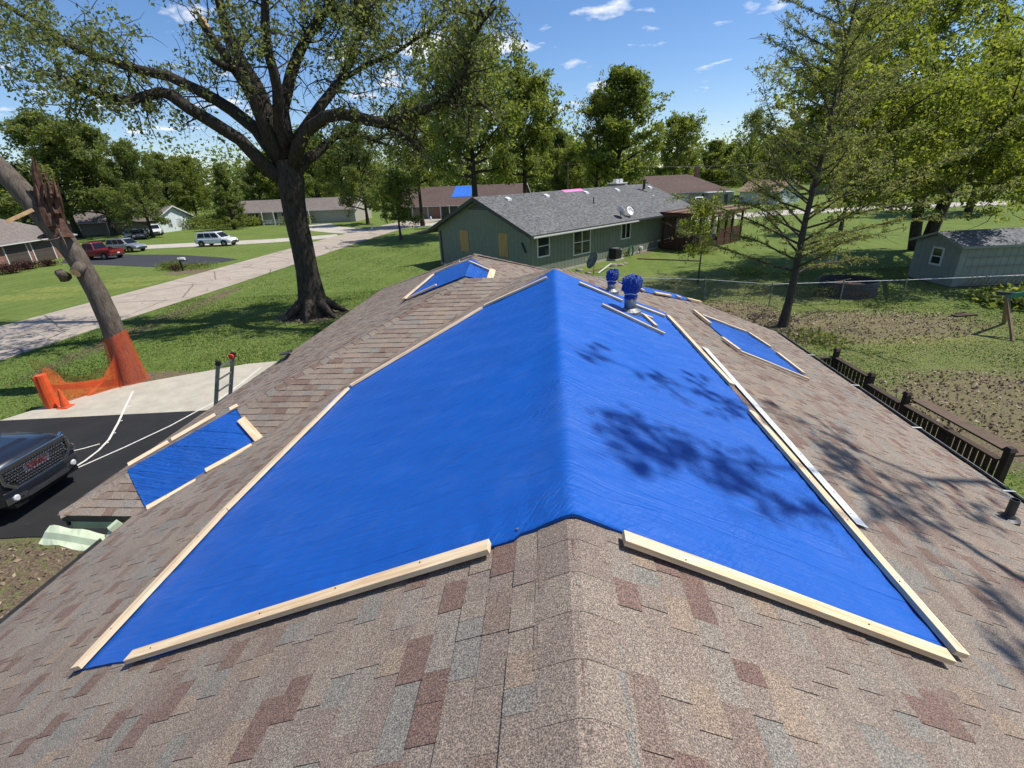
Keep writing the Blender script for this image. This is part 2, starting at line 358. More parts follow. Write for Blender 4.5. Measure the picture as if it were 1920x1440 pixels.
def mk_paint(name, c, metal=.0, rough=.3):
    t = NT(name); m = t.fin(t.mix(t.rng(t.noise(1.4, 4), .4, .7, 0, .25), c, tuple(x*.8+.01 for x in c)), rough, metal, .5)
    t.p.inputs['Coat Weight'].default_value = .6; t.p.inputs['Coat Roughness'].default_value = .08; return m
M['carblack'] = mk_paint('black_car_paint', (.010,.012,.018)); M['carred'] = mk_paint('red_car_paint', (.20,.012,.016)); M['carsilver'] = mk_paint('silver_car_paint', (.40,.43,.45), .5)
M['carwhite'] = mk_paint('white_car_paint', (.72,.73,.74)); M['cargrey'] = mk_paint('dark_grey_car_paint', (.05,.055,.065)); M['chrome'] = pm('chrome', (.7,.7,.72), (.62,.62,.64), 4, .16, 1.0)
def mk_glass(name, c=(.012,.016,.02), r=.06):
    t = NT(name); return t.fin(t.mix(t.noise(1.5, 2), c, tuple(x*2.2 for x in c)), r, 0, .7)
M['glass'] = mk_glass('window_glass'); M['carglass'] = mk_glass('car_glass', (.006,.008,.010), .10); M['carglass'].node_tree.nodes['Principled BSDF'].inputs['Specular IOR Level'].default_value = .3
M['lamp'] = pm('headlamp_lens', (.66,.68,.70), (.45,.47,.5), 16, .15); M['redlamp'] = pm('red_lamp', (.30,.01,.01), None, 8, .25)
M['orange'] = pm('orange_plastic', (.72,.10,.02), (.55,.075,.02), 4, .6)
M['redplastic'] = pm('red_plastic', (.6,.04,.03), None, 4, .5)
def mk_brick():
    t = NT('red_brick'); b = t.n.new('ShaderNodeTexBrick'); t.l.new(t.mapv((1,1,1), (rad(90),0,0)), b.inputs[0])
    b.inputs['Color1'].default_value = (.19,.065,.045,1); b.inputs['Color2'].default_value = (.25,.10,.07,1); b.inputs['Mortar'].default_value = (.30,.26,.22,1); b.inputs['Scale'].default_value = 4.5
    return t.fin(b.outputs[0], .9)
M['brick'] = mk_brick()
def mk_farroof(name, c1, c2, sx=2.2, sy=9):
    t = NT(name); P = t.pos(); n = t.noise(1.0, 4, .75, t.mapv((sx, sx, sy*1.6), (0,0,rad(40)), vec=P)); f = t.noise(7, 4, .7, P); row = t.noise(.4, 3, .5, P)
    c = t.mix(t.rng(n, .38, .62), c1, c2); c = t.mix(.7, c, t.ramp(f, [(.35, (.6,.6,.6)), (.5, (1,1,1)), (.65, (1.5,1.5,1.5))]), 'MULTIPLY'); c = t.mix(.5, c, t.ramp(row, [(.3, (.85,.85,.85)), (.7, (1.15,1.15,1.15))]), 'MULTIPLY')
    return t.fin(c, .92, 0, .2, t.bump(n, .5, .03))
M['greyroof'] = mk_farroof('grey_shingle_roof', (.17,.17,.168), (.075,.075,.078), 3.2, 7); M['brownroof'] = mk_farroof('brown_shingle_roof', (.135,.095,.082), (.105,.072,.062))
M['taupe_roof'] = mk_farroof('taupe_shingle_roof', (.20,.17,.15), (.155,.13,.115)); M['tanroof'] = mk_farroof('tan_shingle_roof', (.30,.21,.14), (.24,.17,.12))
M['shedroof'] = mk_farroof('shed_shingle_roof', (.20,.20,.21), (.09,.09,.10), 3, 3)
M['pink'] = pm('pink_underlayment', (.80,.22,.48), (.70,.17,.40), 3, .6); M['bluepatch'] = pm('faded_blue_tarp', (.05,.19,.68), (.035,.14,.55), 2, .45)
M['cream'] = pm('cream_siding', (.42,.39,.33), (.36,.33,.28), 3, .8); M['taupe'] = pm('taupe_siding', (.19,.165,.14), None, 3, .8); M['whiteblue'] = pm('white_blue_siding', (.62,.68,.68), (.52,.58,.58), 3, .7)
M['garagedoor'] = pm('brown_garage_door', (.085,.065,.055), None, 4, .6); M['tan'] = pm('tan_trim', (.32,.26,.20), None, 4, .7)
M['tub'] = pm('pale_blue_plastic', (.16,.30,.36), (.12,.24,.30), 4, .5); M['hose'] = pm('green_hose', (.05,.24,.14), None, 6, .5); M['stone'] = pm('garden_stone', (.30,.27,.23), (.20,.17,.14), 5, .9, bump=.5)
M['pot'] = pm('terracotta', (.45,.22,.15), None, 6, .8); M['curtain'] = pm('curtain_cloth', (.36,.33,.26), (.25,.23,.18), 5, .9)
# ================================================================ SETTING: ground, roads
def sheet(name, poly, z, mat, parent=None, kind='structure', thick=0):
    m = MB()
    if thick: m.extrude(poly, z-thick, z)
    else: m.face([(x, y, z) for x, y in poly])
    o = m.build(name, mat, parent)
    if kind and parent is None: o['kind'] = kind
    return o
m = MB(); N = 40; ext = [-1500,-500,-200]+list(np.linspace(-120, 120, N))+[200,500,1500]; exy = [-60,-20]+list(np.linspace(-5, 160, N))+[240,500,1800]
ids = {}
for i, x in enumerate(ext):
    for j, y in enumerate(exy): ids[i, j] = m.pt((x, y, 0))
for i in range(len(ext)-1):
    for j in range(len(exy)-1): m.f.append([ids[i,j], ids[i+1,j], ids[i+1,j+1], ids[i,j+1]]); m.a.append(0)
tag(m.build('ground', M['lawn']), kind='structure')
ROADC = [(-29.5,-10),(-28.4,10),(-27.6,22),(-26.6,30),(-25.0,40),(-23.6,52),(-22.2,64),(-20.6,76),(-17.2,90),(-12.5,104),(-7,120)]
def ribbon(C, hw):
    L, R = [], []
    for i, (x, y) in enumerate(C):
        a = C[max(i-1, 0)]; b = C[min(i+1, len(C)-1)]; d = np.array(b, float)-np.array(a, float); d /= np.linalg.norm(d); n = np.array([-d[1], d[0]])
        L.append((x+n[0]*hw, y+n[1]*hw)); R.append((x-n[0]*hw, y-n[1]*hw))
    return L, R
def road(name, C, hw, nseg, mat, lanes=2, z=.02):
    # resample and lay slabs with open joints on a dark bed
    P = np.array(C, float); d = np.r_[0, np.cumsum(np.linalg.norm(np.diff(P, axis=0), axis=1))]; q = np.linspace(0, d[-1], nseg+1)
    P = np.c_[np.interp(q, d, P[:,0]), np.interp(q, d, P[:,1])]; L, R = ribbon([tuple(p) for p in P], hw)
    bed = MB()
    for i in range(nseg): bed.face([(*L[i], .004), (*R[i], .004), (*R[i+1], .004), (*L[i+1], .004)])
    r = bed.build(name, M['darktrim']); r['kind'] = 'structure'
    for i in range(nseg):
        for k in range(lanes):
            f0, f1 = k/lanes, (k+1)/lanes
            ln = lambda A, B, f: np.array(A)*(1-f)+np.array(B)*f
            q4 = [ln(L[i], R[i], f0), ln(L[i], R[i], f1), ln(L[i+1], R[i+1], f1), ln(L[i+1], R[i+1], f0)]
            c = sum(q4)/4; q4 = [c+(p-c)*(1-.018/max(.5, np.linalg.norm(p-c))) for p in q4]
            one('slab', mat, lambda mm: mm.extrude([tuple(p) for p in q4], -.05, z), r)
    return r
road('street', ROADC, 3.55, 24, M['road'])
road('side_street', [(-24.3,74),(-30,71.6),(-36,70.6),(-47,70.6),(-58,70.0),(-80,66.5)], 2.6, 10, M['street'], 1, .016)
road('side_lane', [(-22,79),(-27,83),(-32,89),(-36,97)], 3.0, 5, M['street'], 1, .014)
road('back_street', [(27,74),(36,77.5),(47,79.5),(58,78.8),(70,79.5),(84,77),(110,72)], 3.6, 14, M['street'], 1, .016)
road('neighbour_driveway', [(-17,84),(-12,86),(-9,90),(-8,97)], 2.6, 4, M['street'], 1, .018)
sheet('neighbour_blacktop', [(-31.0,48.8),(-36.5,50.8),(-50.6,57.0),(-53.0,60.4),(-47.3,62.6),(-39,59.9),(-31.5,55.6),(-28.6,53.4)], .012, M['asphalt2'])
ap = [(-17.6,15.1),(-16.9,16.2),(-15.46,17.75),(-13,19.0),(-11.3,19.8),(-9.6,20.0),(-7.2,19.4),(-7.2,15.25),(-10.84,15.18)]
sheet('driveway_apron', ap, .03, M['apron'], thick=.1)
sheet('driveway', [(-17.6,15.08),(-10.8,15.16),(-7.2,15.23),(-7.2,5.35),(-9.4,8.75),(-11.0,8.85),(-19,8.6),(-19,15.05)], .026, M['asphalt'], thick=.1)
def stripe(name, pts, w, label, z=.036):
    L, R = ribbon([tuple(p[:2]) for p in pts], w/2); mm = MB()
    for i in range(len(pts)-1): mm.face([(*L[i], z), (*R[i], z), (*R[i+1], z), (*L[i+1], z)])
    return tag(mm.build(name, M['paint']), label, 'painted line')
l1 = [at(250,735),at(237,762),at(222,795),at(205,826),at(186,846),at(160,866),at(131,884)]
for k in (2, 3, 4):
    l1[k] = l1[k]
root = stripe('court_line', l1, .07, 'white curved court line with tick marks painted across apron and blacktop')
for a, b in ((at(236,766),at(247,762)),(at(222,792),at(231,790)),(at(210,815),at(218,813)),(at(199,833),at(205,831))):
    mm = MB(); mm.bar((a[0],a[1],.037), (b[0],b[1],.037), .05, .002); mm.build('tick_mark', M['paint'], root)
stripe('court_line', [at(490,690),at(450,722),at(410,752),at(369,773),at(320,800),at(235,840),at(131,886)], .06, 'long straight court line running from the apron toward the black pickup')
stripe('court_line', [at(188,834),at(160,842),at(131,849)], .055, 'short white line branching left from the curved court line')
# ================================================================ OWN HOUSE
R0 = at(1040,513,5.2); _a = rad(4.9); U = np.array([math.sin(_a), math.cos(_a), 0]); V_ = np.array([math.cos(_a), -math.sin(_a), 0])
SL = .4167
def RS(s, t, z): return np.array([R0[0]+U[0]*s+V_[0]*t, R0[1]+U[1]*s+V_[1]*t, z])
def ST(p): d = np.asarray(p)[:2]-R0[:2]; return d@U[:2], d@V_[:2]
PL = {'right': (5.2, 0, -SL), 'left': (5.2, 0, SL), 'near': (2.55+SL*4.1, SL, 0), 'west': (2.55+SL*7.6, 0, SL), 'east': (4.863-SL*2.05, 0, -SL), 'back': (5.2+SL*.6, -SL, 0)}
def zpl(f, s, t): c = PL[f]; return c[0]+c[1]*s+c[2]*t
def nrm(f):
    c = PL[f]; n = -c[1]*U-c[2]*V_+np.array([0,0,1.0]); return n/np.linalg.norm(n)
def on(f, px, py, off=0.0):
    n = nrm(f); p0 = RS(0, 0, PL[f][0])+n*off; d = ray(px, py); o = np.array([0,0,CAM_Z]); return o+d*(((p0-o)@n)/(d@n))
def rp_(f, s, t, off=0.0): return RS(s, t, zpl(f, s, t))+nrm(f)*off
HIPR = [(4.1,3.5),(4.35,6.35)]
PK = (6.5,-2.55)
_A = np.array([[1,1.45,-2.05],[1,PK[0],PK[1]],[1,9.4,1.45]]); PL['east'] = tuple(np.linalg.solve(_A, np.array([4.863, zpl('west', *PK), 3.2])))
POLY = {'right': [(.6,0),(4.1,3.5),(4.35,6.35),(-16,6.35),(-16,0)],
        'left': [(.6,0),(1.45,-.8),(-4.1,-6.35),(-16,-6.35),(-16,0)],
        'near': [(1.45,-2.05),(1.45,-.8),(-4.1,-6.35),(-4.1,-7.6)],
        'west': [(-4.1,-7.6),(1.45,-2.05),PK,(11.6,-7.6)],
        'east': [(1.45,-2.05),PK,(9.4,1.45),(4.95,1.45)],
        'back': [(.6,0),(1.45,-.8),(1.45,-2.05),(4.95,1.45),(4.1,3.5)]}
house = empty('house', tuple(RS(-4, 0, 0)), 'near house with brown shingle hip roof patched with blue tarps', 'house')
mm = MB()
for f, P in POLY.items():
    top = [rp_(f, s, t, -.004) for s, t in P]; bot = [p-np.array([0,0,.14]) for p in top]
    mm.prism(bot, top)
roof = mm.build('roof', M['roof_deck'], house)
one('wall', M['siding2'], lambda q: [q.prism([RS(s,t,0) for s, t in W_], [RS(s,t,2.5) for s, t in W_]) for W_ in ([(-15.5,-5.8),(-15.5,5.8),(3.8,5.8),(3.8,-5.8)], [(-3.55,-7.05),(-3.55,-5.802),(11,-5.802),(11,-7.05)])], house)
# ---- shingles, tab by tab
rs = random.Random(5)
TABS = []
def rows(f):
    P = np.array(POLY[f]); c = PL[f]; g = np.array([c[1], c[2]]); g = g/np.linalg.norm(g); e = np.array([-g[1], g[0]])
    A = P@e; B = P@g; b0, b1 = B.min(), B.max(); E = .143*math.cos(math.atan(SL)); n = len(P)
    def span(b):
        xs = []
        for i in range(n):
            j = (i+1) % n
            if (B[i]-b)*(B[j]-b) <= 0 and abs(B[i]-B[j]) > 1e-9: xs.append(A[i]+(A[j]-A[i])*(b-B[i])/(B[j]-B[i]))
        return (min(xs), max(xs)) if xs else None
    nm = nrm(f); k = 0; b = b0-.03
    while b < b1-.01:
        lo, hi = span(max(b, b0+1e-4)), span(min(b+E, b1-1e-4)); bb, bt = b, min(b+E, b1)
        if lo and hi:
            x = min(lo[0], hi[0])-rs.uniform(0, .25); end = max(lo[1], hi[1]); raised = rs.random() < .5
            while x < end:
                w = rs.choice((.11,.15,.17,.2,.24,.3)) if raised else rs.choice((.12,.16,.2,.26,.33)); x2 = x+w
                q = [max(lo[0], min(x+.001, lo[1])), max(lo[0], min(x2-.001, lo[1])), max(hi[0], min(x2-.001, hi[1])), max(hi[0], min(x+.001, hi[1]))]
                if q[1]-q[0] > .012 or q[2]-q[3] > .012:
                    S_ = [e*q[0]+g*bb, e*q[1]+g*bb, e*q[2]+g*bt, e*q[3]+g*bt]
                    if (f in ('right', 'left') and S_[0][0] < -11.3 and S_[2][0] < -11.3): pass
                    else:
                        hb = (.0125 if f == 'near' else .0062)+(.0042 if raised else 0)+rs.uniform(-.0008, .0012); ht = .0028+(.0035 if raised else 0)
                        base = [rp_(f, p[0], p[1]) for p in S_]
                        top = [base[0]+nm*hb, base[1]+nm*hb, base[2]+nm*ht, base[3]+nm*ht]; low = [p-nm*.004 for p in base]
                        col = rs.random() if raised else rs.choice((.02,.12,.22,.42,.52,.92,.62,.02,.12))
                        TABS.append((f, S_, low, top, col))
                x = x2; raised = not raised if rs.random() < .85 else raised
        b += E; k += 1
for f in ('right', 'left', 'near', 'west', 'east'): rows(f)
def tarped(p):
    s, t = ST(p); 
    return -7.35 < s < .1 and -3.6 < t < 2.2 and (t > -1.3 or s < -.35-(abs(t)-1.4)*.8)
cand = []
for i, (f, S_, low, top, col) in enumerate(TABS):
    c = sum(top)/4; px, py, dz = pix(c)
    if -20 < px < 1940 and 400 < py < 1460 and not tarped(c):
        vw = np.array([0,0,CAM_Z])-c; d = np.linalg.norm(vw); ar = np.linalg.norm(np.cross(top[2]-top[0], top[3]-top[1]))/2
        cand.append((-ar*abs(vw@nrm(f))/d**3, i))
cand.sort(); IND = set(i for _, i in cand[:300])
QF = [(4,5,6,7),(0,1,5,4),(1,2,6,5),(3,0,4,7)]
fieldV = {}; fieldF = {}; fieldA = {}
hl = WLOC[house]
for i, (f, S_, low, top, col) in enumerate(TABS):
    vv = [p-hl for p in low+top]
    if i in IND:
        me = npmesh('shingle', np.array(vv), np.array(QF), [col]*4); me.materials.append(M['shingle']); link('shingle', me, roof)
    else:
        k = len(fieldV.setdefault(f, [])); fieldV[f] += vv; fieldF.setdefault(f, []).extend([tuple(x+k for x in q) for q in QF]); fieldA.setdefault(f, []).extend([col]*4)
for f in fieldV:
    me = npmesh('shingle_field', np.array(fieldV[f]), np.array(fieldF[f]), fieldA[f]); me.materials.append(M['shingle']); o = link('shingle_field', me, roof); o['kind'] = 'stuff'
# ---- ridge and hip caps, each one a bent piece
def caps(p0, p1, fa, fb, w=.15, E=.145, skip=None, lift=.016, step=.009):
    p0 = np.array(p0, float); p1 = np.array(p1, float); d = p1-p0; L = np.linalg.norm(d); d /= L
    ds = []
    for f in (fa, fb):
        q = np.cross(nrm(f), d); q = q if q[2] < 0 else -q
        if abs(q[2]) < 1e-3: q = np.cross(nrm(f), d)*(1 if f == fa else -1)
        ds.append(q)
    n = int(L/E)
    for k in range(n):
        a, b = k*L/n, (k+1)*L/n+.03
        if skip and skip(a, b): continue
        col = rs.choice((.02,.12,.22,.42,.62,.92,.42,.12,.52)) if rs.random() < .85 else .75; secs = []
        for x, h in ((a, lift+step), (b, lift-.003)):
            c = p0+d*x; j = rs.uniform(-.006, .006)
            up = np.array([0,0,1.0])
            row = [c+ds[0]*(w+j)+up*(h*.55), c+ds[0]*w*.5+up*(h*.9), c+ds[0]*.03+up*(h+.001), c+ds[1]*.03+up*(h+.001), c+ds[1]*w*.5+up*(h*.9), c+ds[1]*(w+j)+up*(h*.55)]
            und = [p-up*.012 for p in row]; secs.append(row+und[::-1])
        q = MB(); q.loft(secs, a=col); q.build('ridge_cap', M['shingle'], roof, attr=True)
WLOC[roof] = WLOC[house]
caps(RS(-11.3,0,5.2), RS(.6,0,5.2), 'right', 'left', .21, .23, lambda a, b: a > 4.05 and b < 11.7, step=.001)
caps(RS(-4.1,-7.6,2.55), RS(1.45,-2.05,4.863), 'near', 'west', .13, .185)
caps(RS(1.45,-2.05,4.863), RS(1.45,-.8,4.863), 'near', 'back', .13, .18)
caps(RS(1.45,-.8,4.863), RS(.6,0,5.2), 'left', 'back', .13, .18)
caps(RS(.6,0,5.2), RS(4.1,3.5,zpl('right',4.1,3.5)), 'right', 'back', .13, .2)
zP = zpl('west', *PK)
caps(RS(1.45,-2.05,4.863), RS(PK[0],PK[1],zP+.03), 'west', 'east', .13, .2)
caps(RS(11.6,-7.6,2.55), RS(PK[0],PK[1],zP+.03), 'west', 'back', .13, .3)
caps(RS(9.4,1.45,zpl('east',9.4,1.45)), RS(PK[0],PK[1],zP+.05), 'east', 'back', .13, .3)
# ---- eaves: gutters, straps, drip edge, fallen trim
def gutter(a, b, out, mat, name='gutter', z=2.52):
    q = MB(); d = np.array(b)-np.array(a); d = d/np.linalg.norm(d); o = np.array(out)
    sec = [(-.0,-.10),(.075,-.10),(.115,-.02),(.118,.012),(.106,.012),(.10,-.015),(.068,-.088),(.008,-.088),(.008,0),(0,0)]
    q.loft([[np.array(p)+o*x+np.array([0,0,z+h]) for x, h in sec] for p in (a, b)])
    g = q.build(name, mat, house)
    return g
ea, eb = RS(-16,6.36,0), RS(4.35,6.36,0); gutter(ea, eb, V_, M['darkmetal'])
one('drip_edge', M['tin'], lambda q: q.bar(RS(-16,6.485,2.542), RS(4.35,6.485,2.542), .012, .014), house)
for s in np.arange(-11, 4, 1.9):
    one('gutter_strap', M['white'], lambda q: q.bar(RS(s,6.33,2.57), RS(s,6.5,2.556), .03, .004), house)
one('fascia', M['darktrim'], lambda q: [q.bar(RS(-16,6.31,2.43), RS(4.3,6.31,2.43), .03, .2), q.bar(RS(-16,-6.3,2.42), RS(-4.2,-6.3,2.42), .03, .2), q.bar(RS(-4.1,-7.55,2.42), RS(11.5,-7.55,2.42), .03, .2)], house)
gutter(RS(-16,-6.37,0), RS(-4.6,-6.37,0), -V_, M['darkmetal'])
one('fascia', M['gutter_green'], lambda q: q.bar(RS(-4.07,-7.5,2.38), RS(-4.07,-6.4,2.38), .025, .22), house)
# torn pale green gutter hanging under the wing's eave, and a bent downspout end beside it
def torn(q):
    secs = []
    for k in range(15):
        f = k/14; s = -4.22-.09*math.sin(f*3); t = -7.72+1.45*f; z = 2.34-.10*f+.05*math.sin(f*5)
        dz_ = .02*math.sin(f*17); secs.append([RS(s+.02,t,z+.07+dz_), RS(s-.10,t+.03,z+.045), RS(s-.15,t,z-.03), RS(s-.235,t+.02,z-.055-dz_), RS(s-.232,t+.02,z-.062-dz_), RS(s-.148,t,z-.038), RS(s-.098,t+.03,z+.037), RS(s+.02,t,z+.062+dz_)])
    q.loft(secs)
one('gutter', M['gutter_green'], torn, house)['label'] = 'torn pale green gutter hanging off the eave'
def dsp(q):
    q.bar(RS(-4.25,-6.62,2.42), RS(-4.62,-6.78,1.95), .09, .06, (0,1,.3)); q.bar(RS(-4.18,-6.56,2.46), RS(-4.29,-6.64,2.40), .13, .09, (0,1,.3))
one('downspout', M['gutter_green'], dsp, house)
one('satellite_bracket', M['darkmetal'], lambda q: (q.bar(on('west',535,664,.02), on('west',545,658,.1), .1, .05), q.bar(on('west',538,660,.1), on('west',533,664,.16), .25, .03)), house)
# ================================================================ TARPS
def tarp_grid(name, P, mat, label, seed=0):
    """P: (m,n,3) array"""
    mN, nN, _ = P.shape; V = P.reshape(-1, 3); idx = np.arange(mN*nN).reshape(mN, nN)
    F = np.stack([idx[:-1,:-1], idx[1:,:-1], idx[1:,1:], idx[:-1,1:]], -1).reshape(-1, 4)
    # hem turned down to the roof
    edge = np.r_[idx[0,:], idx[1:,-1], idx[-1,-2::-1], idx[-2:0:-1,0]]
    low = V[edge]-np.array([0,0,.022]); k = len(V); V = np.r_[V, low]; ne = len(edge); i2 = np.arange(ne)
    F = np.r_[F, np.stack([edge, k+i2, k+(i2+1) % ne, edge[(i2+1) % ne]], -1)]
    o3 = V[:ne].mean(0)*0+V.mean(0); o3[2] = V[:,2].min()
    me = npmesh(name, V-o3, F, smooth=True); me.materials.append(mat); o = link(name, me); o.location = o3
    return tag(o, label, 'tarp')
rg = np.random.default_rng(3)
def sfar(t):
    return np.interp(-t, [-9,0,.2,1.43,3.63,3.85], [.28,.28,.2,-.22,-2.03,-2.35])
TT = np.r_[np.linspace(-3.78,-.25,90), np.linspace(-.22,.22,19), np.linspace(.25,2.3,62)]
SS = np.linspace(0, 1, 230); P = np.zeros((len(TT), len(SS), 3))
for i, t in enumerate(TT):
    s0 = -7.43+.012*math.sin(t*5)+(.03 if abs(t) < .3 else 0)+.11*max(0, -t-3)/.84; s1 = sfar(t); s = s0+(s1-s0)*SS
    zr = 5.2-SL*np.sqrt(t*t+.035**2)
    w = .004*np.sin(s*5.2+t*3.1)*np.sin(t*2.3+.7)+.0035*np.sin(s*11+t*7+1.7*np.sin(s*1.3))+.0022*np.sin(s*23-t*15+2*np.sin(s*.9+t))
    # puckers that fan out of the pinned edges
    el = min(abs(t+3.84), abs(t-2.3)); w = w+.007*np.exp(-el/.3)*np.sin(s*31+3*np.sin(s*2.3)+t*8)
    en = np.minimum(np.abs(s-s0), np.abs(s-s1)); w = w+.005*np.exp(-en/.25)*np.sin(t*34+2*np.sin(t*3)+s*5)
    # slack swell on the windward half
    w = w+.012*np.exp(-((s+4.2)/1.1)**2)*np.exp(-((t+.35)/.5)**2)
    h = .026+.026*np.exp(-(t/.17)**2)+w*np.minimum(1, .25+np.minimum(en, el)*4)
    for j in range(len(SS)): P[i, j] = RS(s[j], t, zr+h[j])
bt = tarp_grid('blue_tarp', P, M['tarp'], 'large blue tarp draped over the main ridge'); WLOC[bt] = np.array(bt.location)
def tarp_quad(face, px, label, n=46, amp=.008, off=.028, st=None, P3=None):
    C = P3 if P3 is not None else [on(face, *p, off) for p in px] if st is None else [rp_(face, *p, off) for p in st]
    nn = nrm(face); G_ = np.zeros((n, n, 3)); se = rg.uniform(0, 6, 6)
    for i in range(n):
        for j in range(n):
            u, v = i/(n-1), j/(n-1); p = (C[0]*(1-u)+C[1]*u)*(1-v)+(C[3]*(1-u)+C[2]*u)*v
            w = math.sin(u*17+v*9+se[0]+1.5*math.sin(v*5))*.5+math.sin(u*37-v*21+se[1]+2*math.sin(u*4))*.35+math.sin(v*49+u*13+se[2])*.25
            e = min(u, 1-u, v, 1-v); G_[i, j] = p+nn*(amp*w*min(1, .2+e*6)+.0)
    return tarp_grid('blue_tarp', G_, M['tarp_crinkle'], label)
tarp_quad('near', [(238,881),(443,765),(480,831),(274,955)], 'crinkled blue tarp over the hip of the wing above the driveway')
rA, rB = RS(5.1,-2.41,4.713+.06), RS(1.6,-2.065,4.857+.055)
TW = tarp_quad('west', None, 'blue tarp wrapped over the far peak of the roof, its left half', P3=[on('west',757,563,.04), on('west',812,514,.04), rA, rB])
TE = tarp_quad('east', None, 'blue tarp wrapped over the far peak of the roof, its right half', P3=[rA, on('east',922,508,.04), on('east',917,528,.04), rB])
tarp_quad('right', None, 'narrow blue tarp strip along the far right hip', amp=.005, st=[(2.0,1.5),(4.0,3.5),(3.62,3.72),(1.75,1.86)])
tarp_quad('right', [(1300,584),(1410,624),(1511,706),(1384,655)], 'small blue tarp strip on the right roof slope near the eave', amp=.006)
# ================================================================ LUMBER
def unit_(v): return v/np.linalg.norm(v)
def board(face, a, b, label, w=.089, h=.038, off=.055, up=None, name='lumber_board', mat='pine', grp='wooden battens nailed over the tarps'):
    p = on(face, *a, off); q = on(face, *b, off); x = q-p; L = np.linalg.norm(x); x /= L; n = nrm(face); y = np.cross(n, x); y /= np.linalg.norm(y); n = np.cross(x, y)
    mm = MB(); wr_ = random.Random(int(a[0]*3+a[1])); sg = wr_.uniform(-.006,.006)*min(1, L/2); lf = wr_.uniform(0,.004)*min(1, L/2); nS = max(2, int(L/.25)); tw = wr_.uniform(-.03,.03)
    mm.loft([[(L*k/nS+(wr_.uniform(-.004,.004) if k in (0, nS) else 0), y_*w/2+sg*math.sin(math.pi*k/nS)-z_*h/2*tw*k/nS, z_*h/2+lf*math.sin(math.pi*k/nS*2)+y_*w/2*tw*k/nS*.4) for y_, z_ in ((-1,-1),(1,-1),(1,1),(-1,1))] for k in range(nS+1)]); o = mm.build(name, M[mat], None, bevel=.003)
    mt = Matrix.Identity(4)
    for i in range(3): mt[i][0], mt[i][1], mt[i][2], mt[i][3] = x[i], y[i], n[i], p[i]
    o.matrix_world = mt
    if mat == 'pine' and L > .5:
        for k in range(max(1, int(L/.7))):
            xx = .08+(L-.16)*(k+.5)/max(1, int(L/.7))+wr_.uniform(-.2,.2)*min(1, L/2); yy = wr_.uniform(-.3,.3)*w
            one('nail_head', M['darkmetal'], lambda q: q.lathe([(.0042,h/2-.004),(.0042,h/2+.0055),(.002,h/2+.0058)], 8, (xx,yy,0)), o)
    return tag(o, label, 'board', grp)
B = board
B('left', (243,1232), (918,1024), 'long batten across the near left edge of the large tarp')
B('right', (1170,1008), (1780,1232), 'long batten across the near right edge of the large tarp')
B('left', (142,1254), (420,958), 'batten at the lower left corner of the large tarp', off=.06)
B('left', (421,957), (651,729), 'batten midway up the left edge of the large tarp', off=.06)
B('left', (657,723), (903,577), 'long batten slanting along the valley at the upper left of the large tarp')
B('left', (908,573), (1025,520), 'batten reaching the far end of the ridge on the large tarp')
B('right', (1086,530), (1167,564), 'batten on the far tarp edge just left of the wrapped vents')
B('right', (1192,572), (1246,592), 'batten on the far tarp edge just right of the larger wrapped vent')
B('right', (1252,592), (1372,721), 'batten on the right tarp edge beside the top of the metal strip')
B('right', (1408,772), (1803,1228), 'longest batten on the right tarp edge ending at the near right corner')
B('right', (1129,571), (1246,626), 'thin batten lying on the large tarp below the wrapped vent', w=.06)
B('right', (1208,591), (1230,611), 'short stub of batten beside the wrapped vent base', w=.07)
B('right', (1196,586), (1224,597), 'shortest batten scrap behind the wrapped vent base', w=.05)
B('near', (241,872), (316,829), 'lower batten along the hip edge of the crinkled tarp', off=.06)
B('near', (322,825), (404,778), 'upper batten along the hip edge of the crinkled tarp', off=.06)
B('near', (431,768), (446,760), 'little block at the top corner of the crinkled tarp', off=.06)
B('near', (452,786), (490,829), 'wide short board on the right edge of the crinkled tarp', w=.14)
B('near', (386,883), (473,835), 'batten on the valley edge of the crinkled tarp, upper right one', off=.115)
B('near', (276,953), (368,902), 'batten on the valley edge of the crinkled tarp, lower left one', off=.115)
B('west', (756,561), (811,515), 'pale wide batten on the left edge of the far peak tarp', off=.085, w=.11)
B('west', (813,513), (862,490), 'batten on the upper left edge of the far peak tarp', off=.085)
B('west', (763,560), (818,534), 'batten on the lower edge of the far peak tarp', off=.085)
B('east', (880,490), (919,507), 'batten on the upper right edge of the far peak tarp', off=.085)
B('east', (924,506), (918,526), 'wide board closing the right end of the far peak tarp', off=.085, w=.16)
B('right', (1301,583), (1331,607), 'thick double batten at the top of the small strip tarp on the right slope', h=.06)
B('right', (1317,591), (1400,622), 'batten along the upper right edge of the small strip tarp')
B('right', (1404,624), (1444,650), 'batten halfway down the right edge of the small strip tarp')
B('right', (1458,662), (1507,700), 'batten at the lower right edge of the small strip tarp')
B('right', (1354,633), (1386,656), 'short batten on the left edge of the small strip tarp')
B('right', (1388,659), (1517,711), 'long thin batten along the lower left edge of the small strip tarp', w=.06)
B('right', (1200,541), (1207,545), 'leftmost batten scrap on the far hip tarp strip', off=.06)
B('right', (1228,549), (1257,554), 'longest batten on the far hip tarp strip', off=.06)
B('right', (1268,555), (1277,558), 'tiny batten scrap midway on the far hip tarp strip', off=.06)
B('right', (1289,560), (1314,566), 'rightmost batten on the far hip tarp strip', off=.06)
o = B('right', (1322,652), (1617,986), 'bright galvanised metal strip with nail holes along the right tarp edge', w=.11, h=.004, off=.03, name='metal_strip', mat='galv', grp=None); o['category'] = 'metal strip'
L_ = np.linalg.norm(on('right',1322,652,.03)-on('right',1617,986,.03))
